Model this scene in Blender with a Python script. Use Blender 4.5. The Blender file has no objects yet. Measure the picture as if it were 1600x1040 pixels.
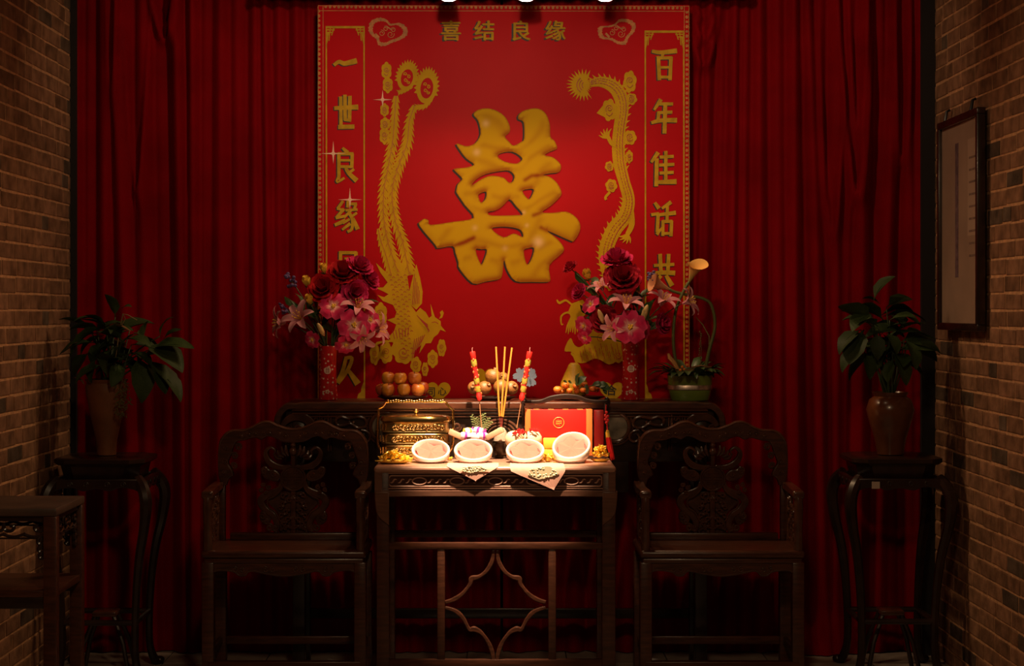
import bpy, bmesh, math, random
import numpy as np
from mathutils import Vector, Matrix, Euler, Quaternion
from mathutils.geometry import delaunay_2d_cdt
PI = math.pi
random.seed(7)
S = bpy.context.scene
COL = S.collection

# ---------------------------------------------------------------- camera, world, lights, exposure
FOC = 2800.0                      # focal length in pixels of the 1600-wide frame
CX, CY, CAMH = 780.0, 482.0, 1.4   # principal point (vanishing point) and eye height
cam_d = bpy.data.cameras.new('camera'); cam = bpy.data.objects.new('camera', cam_d); COL.objects.link(cam)
cam.location = (0, 0, CAMH); cam.rotation_euler = (PI/2, 0, 0)
cam_d.sensor_width = 36; cam_d.lens = 36*FOC/1600
cam_d.shift_x = (800-CX)/1600; cam_d.shift_y = (CY-520)/1600
cam_d.clip_end = 60
S.camera = cam
S.view_settings.view_transform = 'Standard'
try: S.view_settings.look = 'None'
except Exception: pass
S.view_settings.exposure = 0.0; S.view_settings.gamma = 1.0; S.view_settings.use_curve_mapping = False
w = bpy.data.worlds.new('world'); S.world = w; w.use_nodes = True
w.node_tree.nodes['Background'].inputs[0].default_value = (0.02, 0.012, 0.008, 1)
w.node_tree.nodes['Background'].inputs[1].default_value = 0.3

def spot(name, loc, target, power, col, angle, blend, radius):
    d = bpy.data.lights.new(name, 'SPOT'); o = bpy.data.objects.new(name, d); COL.objects.link(o)
    d.energy = power; d.color = col; d.spot_size = math.radians(angle); d.spot_blend = blend; d.shadow_soft_size = radius
    o.location = loc
    o.rotation_euler = (Vector(target)-Vector(loc)).to_track_quat('-Z', 'Y').to_euler()
    return o
WARM = (1.0, 0.66, 0.36)
# narrow ceiling spot on the offering table
spot('table_spot', (0.02, 5.98, 2.92), (-0.015, 6.765, 0.85), 950, (1.0, 0.74, 0.48), 24, 0.45, 0.02)
# unseen wash spots added to brighten the wedding backdrop and the curtains
spot('backdrop_wash', (-0.1, 4.3, 2.95), (0.02, 7.2, 1.95), 120, (1.0, 0.68, 0.40), 46, 1.0, 0.08)
spot('curtain_wash', (-0.35, 5.75, 3.0), (-1.30, 7.3, 2.1), 35, (1.0, 0.66, 0.38), 62, 1.0, 0.05)
spot('curtain_wash', (0.40, 5.75, 3.0), (1.32, 7.3, 2.1), 35, (1.0, 0.66, 0.38), 62, 1.0, 0.05)
# added warm fill from the unseen hall, kept small for glints on carvings
def area(name, loc, target, power, col, sx, sy):
    d = bpy.data.lights.new(name, 'AREA'); o = bpy.data.objects.new(name, d); COL.objects.link(o)
    d.shape = 'RECTANGLE'; d.size = sx; d.size_y = sy; d.energy = power; d.color = col
    o.location = loc; o.rotation_euler = (Vector(target)-Vector(loc)).to_track_quat('-Z', 'Y').to_euler()
    return o
area('hall_fill_light', (0.15, 2.4, 3.0), (0.05, 6.2, 0.75), 20, WARM, 0.3, 0.3)

# ---------------------------------------------------------------- helpers
def X(px, d): return (px-CX)*d/FOC
def Z(py, d): return CAMH-(py-CY)*d/FOC
def P(px, py, d): return Vector((X(px, d), d, Z(py, d)))

def cr(pts, n=6, closed=False):
    """Catmull-Rom through points"""
    p = [np.array(q, float) for q in pts]; out = []; N = len(p)
    segs = N if closed else N-1
    for i in range(segs):
        if closed: a, b, c, d = p[i-1], p[i], p[(i+1) % N], p[(i+2) % N]
        else: a, b, c, d = p[max(i-1, 0)], p[i], p[i+1], p[min(i+2, N-1)]
        for k in range(n):
            t = k/n
            out.append(0.5*((2*b)+(-a+c)*t+(2*a-5*b+4*c-d)*t*t+(-a+3*b-3*c+d)*t**3))
    if not closed: out.append(p[-1])
    return [tuple(q) for q in out]

def lerp(a, b, t): return a+(b-a)*t

class M:
    def __init__(s): s.v = []; s.f = []; s.m = []; s.c = None
    def add(s, vs, fs, mi=0):
        o = len(s.v); s.v += [tuple(v) for v in vs]; s.f += [tuple(i+o for i in f) for f in fs]; s.m += [mi]*len(fs); return s
    def addmesh(s, me, mi=0, mat=None):
        vs = [(mat @ v.co) if mat else v.co for v in me.vertices]
        return s.add(vs, [tuple(p.vertices) for p in me.polygons], mi)
    def box(s, x0, x1, y0, y1, z0, z1, bev=0.0, mi=0, seg=2):
        if bev <= 0:
            return s.add([(x0,y0,z0),(x1,y0,z0),(x1,y1,z0),(x0,y1,z0),(x0,y0,z1),(x1,y0,z1),(x1,y1,z1),(x0,y1,z1)],
                         [(0,3,2,1),(4,5,6,7),(0,1,5,4),(1,2,6,5),(2,3,7,6),(3,0,4,7)], mi)
        bm = bmesh.new(); bmesh.ops.create_cube(bm, size=1)
        for v in bm.verts: v.co = Vector(((x0+x1)/2+v.co.x*(x1-x0), (y0+y1)/2+v.co.y*(y1-y0), (z0+z1)/2+v.co.z*(z1-z0)))
        bev = min(bev, 0.49*min(x1-x0, y1-y0, z1-z0))
        bmesh.ops.bevel(bm, geom=bm.edges[:], offset=bev, segments=seg, affect='EDGES', profile=0.5)
        bm.verts.index_update()
        s.add([v.co for v in bm.verts], [[v.index for v in f.verts] for f in bm.faces], mi); bm.free(); return s
    def tube(s, path, r, n=8, closed=False, caps=True, mi=0, flat=1.0):
        pts = [Vector(p) for p in path]; N = len(pts)
        rr = list(r) if hasattr(r, '__len__') else [r]*N
        if len(rr) != N: rr = list(np.interp(np.linspace(0, 1, N), np.linspace(0, 1, len(rr)), rr))
        rings = []; prev = None
        for i in range(N):
            if closed: t = pts[(i+1) % N]-pts[i-1]
            else: t = pts[min(i+1, N-1)]-pts[max(i-1, 0)]
            if t.length < 1e-9: t = Vector((0, 0, 1))
            t.normalize()
            if prev is None:
                a = Vector((0, 1, 0)) if abs(t.y) < 0.9 else Vector((1, 0, 0))
            else: a = prev
            u = (a-t*a.dot(t)).normalized(); prev = u; v = t.cross(u)
            rings.append([pts[i]+(u*math.cos(2*PI*k/n)*flat+v*math.sin(2*PI*k/n))*rr[i] for k in range(n)])
        vs = [q for g in rings for q in g]; fs = []
        for i in range(N if closed else N-1):
            j = (i+1) % N
            for k in range(n):
                l = (k+1) % n
                fs.append((i*n+k, i*n+l, j*n+l, j*n+k))
        if caps and not closed: fs += [tuple(range(n-1, -1, -1)), tuple((N-1)*n+k for k in range(n))]
        return s.add(vs, fs, mi)
    def lathe(s, prof, n=24, c=(0, 0, 0), sx=1, sy=1, mi=0, power=1.0):
        vs = []; fs = []
        for (r, z) in prof:
            for k in range(n):
                a = 2*PI*k/n; ca, sa = math.cos(a), math.sin(a)
                if power != 1.0:
                    ca = math.copysign(abs(ca)**power, ca); sa = math.copysign(abs(sa)**power, sa)
                vs.append((c[0]+r*ca*sx, c[1]+r*sa*sy, c[2]+z))
        for i in range(len(prof)-1):
            for k in range(n):
                l = (k+1) % n; fs.append((i*n+k, i*n+l, (i+1)*n+l, (i+1)*n+k))
        if prof[0][0] > 1e-6: fs.append(tuple(range(n-1, -1, -1)))
        if prof[-1][0] > 1e-6: fs.append(tuple((len(prof)-1)*n+k for k in range(n)))
        return s.add(vs, fs, mi)
    def ball(s, c, rx, ry=None, rz=None, nu=14, nv=9, mi=0):
        ry = rx if ry is None else ry; rz = rx if rz is None else rz
        vs = [(c[0], c[1], c[2]-rz)]; fs = []
        for i in range(1, nv):
            ph = -PI/2+PI*i/nv
            for k in range(nu):
                a = 2*PI*k/nu; vs.append((c[0]+rx*math.cos(ph)*math.cos(a), c[1]+ry*math.cos(ph)*math.sin(a), c[2]+rz*math.sin(ph)))
        vs.append((c[0], c[1], c[2]+rz)); T = len(vs)-1
        for k in range(nu): fs.append((0, 1+(k+1) % nu, 1+k)); fs.append((T, 1+(nv-2)*nu+k, 1+(nv-2)*nu+(k+1) % nu))
        for i in range(nv-2):
            for k in range(nu):
                l = (k+1) % nu; fs.append((1+i*nu+k, 1+i*nu+l, 1+(i+1)*nu+l, 1+(i+1)*nu+k))
        return s.add(vs, fs, mi)
    def plate(s, polys, y0, y1, bevel=0.0, mi=0):
        """2D outlines (x,z), nested ones are holes, from depth y0 (front) to y1 (back)"""
        cu = bpy.data.curves.new('tmp', 'CURVE'); cu.dimensions = '2D'; cu.fill_mode = 'BOTH'
        for po in polys:
            sp = cu.splines.new('POLY'); sp.points.add(len(po)-1); sp.use_cyclic_u = True
            for i, q in enumerate(po): sp.points[i].co = (q[0], q[1], 0, 1)
        th = y1-y0
        cu.extrude = max(th/2-bevel, 0.0); cu.bevel_depth = bevel; cu.bevel_resolution = 1; cu.offset = -bevel
        ob = bpy.data.objects.new('tmp', cu); me = bpy.data.meshes.new_from_object(ob)
        mat = Matrix(((1, 0, 0, 0), (0, 0, -1, (y0+y1)/2), (0, 1, 0, 0), (0, 0, 0, 1)))
        s.addmesh(me, mi, mat)
        bpy.data.objects.remove(ob); bpy.data.curves.remove(cu); bpy.data.meshes.remove(me); return s
    def xf(s, mat):
        s.v = [tuple(mat @ Vector(v)) for v in s.v]; return s
    def mesh(s, name, mats, smooth=40, colors=None):
        me = bpy.data.meshes.new(name); me.from_pydata(s.v, [], s.f)
        mats = mats if isinstance(mats, (list, tuple)) else [mats]
        for m_ in mats: me.materials.append(m_)
        if len(mats) > 1: me.polygons.foreach_set('material_index', s.m)
        if smooth:
            me.polygons.foreach_set('use_smooth', [True]*len(me.polygons))
            if smooth < 180: me.set_sharp_from_angle(angle=math.radians(smooth))
        cs = colors if colors is not None else s.c
        if cs is not None:
            at = me.color_attributes.new('Col', 'FLOAT_COLOR', 'POINT')
            at.data.foreach_set('color', np.array(cs, dtype=np.float32).ravel())
        me.update(); return me

def ob(name, m, mats=None, parent=None, mat=None, smooth=40):
    me = m.mesh(name, mats, smooth) if isinstance(m, M) else m
    o = bpy.data.objects.new(name, me); COL.objects.link(o)
    if parent: o.parent = parent
    if mat is not None: o.matrix_local = mat
    return o
def tag(o, label=None, cat=None, group=None, kind=None):
    if label: o['label'] = label
    if cat: o['category'] = cat
    if group: o['group'] = group
    if kind: o['kind'] = kind
    return o
def thing(name, loc, label, cat, group=None, rz=0):
    o = bpy.data.objects.new(name, None); COL.objects.link(o); o.location = loc; o.rotation_euler = (0, 0, rz)
    o.empty_display_size = 0.05
    return tag(o, label, cat, group)
def struct(name, m, mats, label=None, smooth=0):
    o = ob(name, m, mats, smooth=smooth); o['kind'] = 'structure'
    if label: o['label'] = label
    return o
def dup(o, parent=None):
    c = o.copy(); COL.objects.link(c)
    if parent: c.parent = parent; c.matrix_parent_inverse = o.matrix_parent_inverse
    for ch in list(o.children): dup(ch, c)
    return c
def ribbon(path, wd):
    p = [Vector((q[0], q[1])) for q in path]; N = len(p)
    ws = list(wd) if hasattr(wd, '__len__') else [wd]*N
    if len(ws) != N: ws = list(np.interp(np.linspace(0, 1, N), np.linspace(0, 1, len(ws)), ws))
    L, R = [], []
    for i in range(N):
        t = p[min(i+1, N-1)]-p[max(i-1, 0)]
        if t.length < 1e-9: t = Vector((1, 0))
        t.normalize(); n = Vector((-t.y, t.x))
        L.append(tuple(p[i]+n*ws[i]/2)); R.append(tuple(p[i]-n*ws[i]/2))
    return L+R[::-1]
def spiral(c, r0, r1, a0, turns, n=22, sx=1):
    out = []
    for i in range(n+1):
        t = i/n; a = a0+2*PI*turns*t; r = lerp(r0, r1, t); out.append((c[0]+sx*r*math.cos(a), c[1]+r*math.sin(a)))
    return out
def p3(path, y): return [(q[0], y, q[1]) for q in path]
def circ(c, r, n=24, ry=None):
    ry = r if ry is None else ry
    return [(c[0]+r*math.cos(2*PI*k/n), c[1]+ry*math.sin(2*PI*k/n)) for k in range(n)]
def align(pos, direction, roll=0.0, scale=1.0):
    q = Vector(direction).normalized().to_track_quat('Z', 'Y')
    return Matrix.Translation(pos) @ q.to_matrix().to_4x4() @ Matrix.Rotation(roll, 4, 'Z') @ Matrix.Scale(scale, 4)

# ---------------------------------------------------------------- materials
def mat(name, col, rough=0.5, metal=0.0, var=0.0, vscale=20.0, stretch=(1, 1, 1), bump=0.0, bscale=60.0, attr=False, coat=0.0,
        sheen=0.0, rnd=0.0, spec=0.5, emit=None, trans=0.0, world=False):
    m = bpy.data.materials.new(name); m.use_nodes = True
    nt = m.node_tree; b = nt.nodes['Principled BSDF']; L = nt.links
    b.inputs['Base Color'].default_value = (*col, 1); b.inputs['Roughness'].default_value = rough; b.inputs['Metallic'].default_value = metal
    b.inputs['Specular IOR Level'].default_value = spec
    if coat: b.inputs['Coat Weight'].default_value = coat; b.inputs['Coat Roughness'].default_value = 0.15
    if sheen: b.inputs['Sheen Weight'].default_value = sheen; b.inputs['Sheen Roughness'].default_value = 0.4; b.inputs['Sheen Tint'].default_value = (*[min(1, c*2.2) for c in col], 1)
    if trans: b.inputs['Transmission Weight'].default_value = trans
    if emit: b.inputs['Emission Color'].default_value = (*emit[0], 1); b.inputs['Emission Strength'].default_value = emit[1]
    src = None
    tc = nt.nodes.new('ShaderNodeTexCoord')
    mp = nt.nodes.new('ShaderNodeMapping'); mp.inputs['Scale'].default_value = stretch; L.new(nt.nodes.new('ShaderNodeNewGeometry').outputs['Position'] if world else tc.outputs['Object'], mp.inputs['Vector'])
    if attr:
        a = nt.nodes.new('ShaderNodeAttribute'); a.attribute_name = 'Col'; src = a.outputs['Color']
    if var:
        n = nt.nodes.new('ShaderNodeTexNoise'); n.inputs['Scale'].default_value = vscale; n.inputs['Detail'].default_value = 6
        L.new(mp.outputs[0], n.inputs['Vector'])
        r = nt.nodes.new('ShaderNodeMapRange'); r.inputs['From Min'].default_value = 0.3; r.inputs['From Max'].default_value = 0.7
        r.inputs['To Min'].default_value = 1-var; r.inputs['To Max'].default_value = 1+var; L.new(n.outputs['Fac'], r.inputs['Value'])
        x = nt.nodes.new('ShaderNodeMix'); x.data_type = 'RGBA'; x.blend_type = 'MULTIPLY'; x.inputs['Factor'].default_value = 1
        if src: L.new(src, x.inputs[6])
        else: x.inputs[6].default_value = (*col, 1)
        L.new(r.outputs[0], x.inputs[7]); src = x.outputs[2]
    if rnd:
        oi = nt.nodes.new('ShaderNodeObjectInfo')
        r = nt.nodes.new('ShaderNodeMapRange'); r.inputs['To Min'].default_value = 1-rnd; r.inputs['To Max'].default_value = 1+rnd
        L.new(oi.outputs['Random'], r.inputs['Value'])
        x = nt.nodes.new('ShaderNodeMix'); x.data_type = 'RGBA'; x.blend_type = 'MULTIPLY'; x.inputs['Factor'].default_value = 1
        if src: L.new(src, x.inputs[6])
        else: x.inputs[6].default_value = (*col, 1)
        L.new(r.outputs[0], x.inputs[7]); src = x.outputs[2]
    if src: L.new(src, b.inputs['Base Color'])
    if bump:
        n = nt.nodes.new('ShaderNodeTexNoise'); n.inputs['Scale'].default_value = bscale; n.inputs['Detail'].default_value = 8
        L.new(mp.outputs[0], n.inputs['Vector'])
        bp = nt.nodes.new('ShaderNodeBump'); bp.inputs['Strength'].default_value = bump; bp.inputs['Distance'].default_value = 0.01
        L.new(n.outputs['Fac'], bp.inputs['Height']); L.new(bp.outputs[0], b.inputs['Normal'])
    return m
WOOD = mat('dark_rosewood', (0.070, 0.021, 0.010), 0.33, var=0.45, vscale=7, stretch=(2, 14, 14), bump=0.08, bscale=40, coat=0.15)
WOODC = mat('carved_rosewood', (0.080, 0.030, 0.017), 0.25, var=0.4, vscale=25, bump=0.1, coat=0.4)
WOODB = mat('black_lacquered_wood', (0.022, 0.010, 0.007), 0.30, var=0.4, vscale=20, coat=0.2)
WOODMID = mat('half_lit_apron_wood', (0.15, 0.062, 0.038), 0.36, var=0.3, vscale=6, stretch=(2, 20, 20), bump=0.06, coat=0.2)  # same rosewood, lightened to paint in the spotlight fading down the apron
WOODLIT = mat('lit_tabletop_wood', (0.40, 0.20, 0.135), 0.36, var=0.3, vscale=6, stretch=(2, 20, 20), bump=0.06, coat=0.2)  # rosewood with the table spot's brightness painted into its colour, not wear
VELVET = mat('red_velvet', (0.20, 0.0015, 0.0045), 0.7, var=0.2, vscale=5, sheen=0.45, bump=0.05, bscale=200, spec=0.03)
BANNER = mat('red_printed_vinyl', (0.46, 0.002, 0.008), 0.55, var=0.06, vscale=3, spec=0.15)
GOLDP = mat('gold_print', (0.51, 0.295, 0.006), 0.6, var=0.12, vscale=12, spec=0.12)
GOLDP2 = mat('dull_gold_print', (0.44, 0.255, 0.012), 0.6, var=0.2, vscale=40, spec=0.12)
ORANGEP = mat('orange_gold_print', (0.42, 0.13, 0.012), 0.55, var=0.3, vscale=60)
REDLINE = mat('red_print_line', (0.36, 0.006, 0.006), 0.5)
BLACKP = mat('black_print', (0.018, 0.004, 0.003), 0.6)
SPARK = mat('white_sparkle_print', (0.75, 0.45, 0.32), 0.6)
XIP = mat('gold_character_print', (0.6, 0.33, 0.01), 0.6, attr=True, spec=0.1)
BRICK = mat('grey_brown_brick', (0.230, 0.120, 0.070), 0.95, var=0.4, vscale=16, world=True, bump=0.35, bscale=50, rnd=0.22, spec=0.1)
BRICKD = mat('dark_burnt_brick', (0.105, 0.072, 0.052), 0.9, var=0.4, vscale=16, world=True, bump=0.35, bscale=50, rnd=0.3, spec=0.1)
MORTAR = mat('pale_mortar', (0.56, 0.30, 0.15), 0.95, var=0.25, vscale=30, bump=0.5, bscale=90)
TILE = mat('pale_stone_tile', (0.34, 0.29, 0.25), 0.5, var=0.2, vscale=9, rnd=0.1)
GROUT = mat('dark_grout', (0.06, 0.05, 0.045), 0.9, var=0.2)
PLASTER = mat('dark_plaster', (0.05, 0.035, 0.028), 0.9, var=0.2, vscale=5)
BLACKW = mat('black_painted_wall', (0.008, 0.005, 0.005), 0.9)
METALB = mat('black_lamp_metal', (0.02, 0.018, 0.017), 0.4, metal=0.6)
GLOW = mat('lamp_lens', (1, 0.9, 0.75), 0.4, emit=((1.0, 0.80, 0.62), 14))
# ---------------------------------------------------------------- the setting
XL, XR, YB = -1.735, 1.763, 7.52
room0 = -0.6
struct('floor', M().box(XL-0.15, XR+0.15, room0, YB+0.1, -0.06, -0.006), GROUT, 'dark grout bed of the tiled floor')
struct('ceiling', M().box(XL-0.15, XR+0.15, room0, YB+0.1, 3.1, 3.2), PLASTER)
struct('wall_back', M().box(XL-0.15, XR+0.15, YB, YB+0.1, 0, 3.1), BLACKW, 'black wall behind the red curtains')
struct('wall_front', M().box(XL-0.15, XR+0.15, room0-0.1, room0, 0, 3.1), PLASTER)
wallL = struct('wall_left', M().box(XL-0.15, XL, room0, YB, 0, 3.1), MORTAR, 'old grey brick wall with pale joints')
wallR = struct('wall_right', M().box(XR, XR+0.15, room0, YB, 0, 3.1), MORTAR, 'old grey brick wall with pale joints')
floor = bpy.data.objects['floor']
tm = M().box(-0.198, 0.198, -0.198, 0.198, -0.006, 0.0, 0.0015, seg=1).mesh('tile', TILE, 30)
for i in range(9):
    for j in range(7):
        ob('tile', tm, parent=floor, mat=Matrix.Translation((-1.55+0.4*i+0.02, 7.28-0.4*j, random.uniform(-0.0005, 0.0005))) )
tmb = M()
for i in range(9):
    for j in range(7, 19): tmb.box(-1.55+0.4*i+0.02-.198, -1.55+0.4*i+0.02+.198, 7.28-0.4*j-.198, 7.28-0.4*j+.198, -0.006, 0)
o = ob('tile_field', tmb, TILE, floor, smooth=0); o['kind'] = 'stuff'

def brick_mesh(seed, name):
    r = random.Random(seed); m = M()
    h = 0.0256; l = 0.5; t = 0.003
    def j(a): return r.uniform(-a, a)
    # a unit-long brick along Y (scaled to length), rough chamfered front face at +X
    b = [(-0.01, -l, -h), (-0.01, l, -h), (-0.01, l, h), (-0.01, -l, h)]
    s_ = [(t*0.6+j(.001), -l+.004, -h+j(.0015)), (t*.6+j(.001), l-.004, -h+j(.0015)), (t*.6+j(.001), l-.004, h+j(.0015)), (t*.6+j(.001), -l+.004, h+j(.0015))]
    f = [(t, -l+.03+j(.012), -h+.004+j(.0015)), (t, l-.03+j(.012), -h+.004+j(.0015)), (t, l-.03+j(.012), h-.004+j(.0015)), (t, -l+.03+j(.012), h-.004+j(.0015))]
    m.add(b+s_+f, [(0, 1, 5, 4), (1, 2, 6, 5), (2, 3, 7, 6), (3, 0, 4, 7), (4, 5, 9, 8), (5, 6, 10, 9), (6, 7, 11, 10), (7, 4, 8, 11), (8, 9, 10, 11)])
    return m
bms = [brick_mesh(k, 'brick') for k in range(7)]
bmesh_l = [b.mesh('brick', BRICK, 0) for b in bms]
bmesh_d = [b.mesh('brick', BRICKD, 0) for b in bms]
def brick_wall(wall, xw, sign, ynear):
    r = random.Random(11 if sign > 0 else 23); items = []
    pitch = 0.0605; row = 0
    z = 0.032
    while z < 3.08:
        y = 7.5-r.uniform(0, 0.19); row += 1
        while y > 0.0:
            head = r.random() < 0.22
            L = (0.098 if head else 0.196)+r.uniform(-.006, .006)
            dark = r.random() < (0.25 if head else 0.05)
            items.append((y-L/2, z+r.uniform(-.002, .002), L-r.uniform(.006, .011), dark)); y -= L
        z += pitch
    def size(it):
        y, z_, L, d = it; k = FOC/y; px = CX+xw*k; py = CY-(z_-CAMH)*k
        if px < -15 or px > 1615 or py < -15 or py > 1055 or y > 7.34: return 0
        return L*abs(xw)*k/y*24
    items.sort(key=size, reverse=True)
    far = M(); fard = M()
    for n, it in enumerate(items):
        y, z_, L, d = it; v = r.randrange(7)
        mm = Matrix.Translation((xw, y, z_)) @ Matrix(((sign, 0, 0, 0), (0, sign*L, 0, 0), (0, 0, 1, 0), (0, 0, 0, 1)))
        if n < 300 and size(it) > 0: ob('brick', bmesh_d[v] if d else bmesh_l[v], parent=wall, mat=mm)
        else:
            b = bms[v]; (fard if d else far).add([mm @ Vector(q) for q in b.v], b.f)
    for m_, mt, nm in ((far, BRICK, 'brick_field'), (fard, BRICKD, 'dark_brick_field')):
        o = ob(nm, m_, mt, wall, smooth=0); o['kind'] = 'stuff'
brick_wall(wallL, XL, 1, 6.1)
brick_wall(wallR, XR, -1, 6.0)

struct('trim_1', M().box(XL, X(119, 7.24), 7.235, 7.26, 0, 3.1), BLACKW, 'black upright board beside the curtain edge and the left brick wall')
struct('trim_2', M().box(X(1440, 7.24), XR, 7.235, 7.26, 0, 3.1), BLACKW, 'black upright board beside the curtain edge and the right brick wall')
# ---------------------------------------------------------------- curtains
def curtain(name, x0, x1, folds, swags, label, pool=None, seed=1):
    r = np.random.default_rng(seed)
    nx = int((x1-x0)/0.008); nz = 150; ztop = 3.0
    xs = np.linspace(x0, x1, nx); zs = np.linspace(0.004, ztop, nz)
    Xg, Zg = np.meshgrid(xs, zs)
    yy = np.zeros_like(Xg)
    t = 1-(Zg-0.0)/2.65             # 0 at top of the frame, 1 at floor
    for (pt, pb, amp, wd) in folds:
        xa, xb = X(pt, 7.3), X(pb, 7.3)
        c = xa+(xb-xa)*np.clip(t, -0.2, 1.2)+0.004*np.sin(Zg*1.6+pt)
        ww = wd*(1.5+0.6*np.clip(t, 0, 1))
        yy = np.minimum(yy, -amp*1.75*(1-np.clip(np.abs(Xg-c)/(1.9*ww), 0, 1)**1.6))
    # fine secondary pleats
    for k in range(14):
        f = r.uniform(18, 55); ph = r.uniform(0, 6.28); ln = r.uniform(-1.2, 1.2)
        yy += 0.0012*np.sin(f*(Xg+0.05*ln*Zg)+ph)*(0.6+0.4*np.sin(Zg*r.uniform(.5, 2)+ph))
    for (pc, py, half, drop, amp) in swags:      # smile shaped hanging folds
        xc, zc, hw, dr = X(pc, 7.3), Z(py, 7.3), half*7.3/FOC, drop*7.3/FOC
        u = (Xg-xc)/hw
        zcurve = zc+dr*np.abs(u)**1.7
        sl = dr*1.7*np.abs(u)**0.7/hw
        yy -= amp*np.exp(-((Zg-zcurve)/np.sqrt(1+sl**2)/0.016)**2)*np.exp(-(np.abs(u)/1.05)**6)
    yy = np.clip(yy+0.045, -0.066, 0.06)
    if pool:
        xc, hw, out = pool
        g = np.exp(-((Xg-xc)/hw)**2); s = np.clip((0.20-Zg)/0.20, 0, 1)
        yy -= out*g*s**1.6*(0.8+0.2*np.sin(Xg*45+Zg*30))
    vs = np.stack([Xg, 7.315+yy, Zg], -1).reshape(-1, 3)
    fs = [(j*nx+i, j*nx+i+1, (j+1)*nx+i+1, (j+1)*nx+i) for j in range(nz-1) for i in range(nx-1)]
    m = M(); m.v = [tuple(v) for v in vs]; m.f = fs; m.m = [0]*len(fs)
    o = ob(name, m, VELVET, smooth=180)
    return tag(o, label, 'curtain', 'red velvet curtains')
rf = random.Random(3)
fl = [(121, 124, .05, .014), (140, 133, .03, .02), (163, 162, .045, .018), (183, 207, .05, .02), (201, 186, .03, .016), (222, 232, .04, .02), (244, 262, .02, .02), (276, 288, .05, .016),
      (300, 303, .05, .014), (322, 318, .03, .02), (345, 338, .045, .02), (372, 380, .035, .022), (398, 405, .045, .016), (414, 425, .05, .014), (436, 440, .04, .018), (462, 468, .045, .018), (484, 482, .04, .016)]
fl += [(500+k*24+rf.uniform(-5, 5), 500+k*24+rf.uniform(-9, 9), rf.uniform(.03, .05), .016) for k in range(13)]
fr = [(1437, 1436, .05, .013), (1418, 1431, .04, .018), (1398, 1372, .045, .018), (1378, 1392, .03, .016), (1352, 1340, .05, .02), (1330, 1316, .035, .018), (1306, 1308, .04, .018), (1262, 1292, .045, .016), (1284, 1270, .03, .018),
      (1240, 1250, .05, .018), (1215, 1222, .035, .02), (1188, 1186, .045, .018), (1165, 1160, .04, .016), (1150, 1133, .05, .015), (1128, 1118, .03, .018), (1108, 1098, .045, .015), (1090, 1082, .04, .014)]
fr += [(1070-k*24+rf.uniform(-5, 5), 1070-k*24+rf.uniform(-9, 9), rf.uniform(.03, .05), .016) for k in range(13)]
curtain('velvet_curtain', X(113, 7.3), X(782, 7.3), fl, [(258, 62, 26, 75, .045), (258, 40, 20, 55, .04), (176, 150, 10, 160, .025), (215, 300, 22, 260, .03)],
        'long red velvet curtain behind the potted plant with the leaning foliage and the lacy urn', seed=2)
curtain('velvet_curtain', X(786, 7.3), X(1447, 7.3), fr, [(1097, 28, 22, 40, .04), (1098, 62, 25, 55, .045), (1098, 104, 26, 70, .045), (1337, 306, 26, 230, .045), (1340, 210, 16, 180, .03), (1410, 250, 14, 180, .025), (1300, 370, 20, 240, .03)],
        'long red velvet curtain on the framed scroll side, its hem trailing on the floor', pool=(X(1290, 7.2), 0.13, 0.10), seed=5)
bpy.data.objects['velvet_curtain']['label'] = 'long red velvet curtain on the side of the low square side table'

# dark header rail over the backdrop, with three can lamps hanging from it
m = M().box(-0.95, 0.98, 7.12, 7.2, 2.665, 2.80, 0.006).box(-0.95, 0.98, 7.115, 7.12, 2.675, 2.69, 0.001)
tag(ob('header_rail', m, WOODB), 'dark wooden rail above the red wedding backdrop', 'rail')
for n, px in enumerate((701, 822, 946)):
    lp = thing('can_lamp', (X(px, 6.9), 6.9, 2.59), ['first', 'middle', 'last'][n] and ['small can lamp shining above the 喜 and 结 of the backdrop', 'middle one of the three can lamps above the backdrop', 'small can lamp shining near the cloud print beside the 百年 column'][n], 'lamp', 'can lamps above the backdrop')
    ob('shade', M().lathe([(0.030, 0.0), (0.040, 0.002), (0.041, 0.008), (0.034, 0.08), (0.016, 0.10), (0.0, 0.10)], 20).lathe([(0.0385, 0.0), (0.036, 0.006), (0.0, 0.03)], 20), METALB, lp)
    ob('lens', M().lathe([(0.0, -0.006), (0.02, -0.005), (0.034, 0.003), (0.0, 0.004)], 20), GLOW, lp)
    ob('bracket', M().tube([(0, 0, 0.095), (0, 0.0, 0.14), (0, 0.2, 0.15)], 0.008, 8).box(-0.02, 0.02, 0.19, 0.222, 0.13, 0.17, 0.003), METALB, lp)
    d = bpy.data.lights.new('can_lamp_light', 'SPOT'); d.energy = 18; d.color = (1.0, 0.62, 0.32); d.spot_size = math.radians(150); d.spot_blend = 0.6; d.shadow_soft_size = 0.03
    lo = bpy.data.objects.new('can_lamp_light', d); COL.objects.link(lo); lo.parent = lp; lo.location = (0, -0.01, -0.02); lo.rotation_euler = (math.radians(-35), 0, 0)
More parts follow.
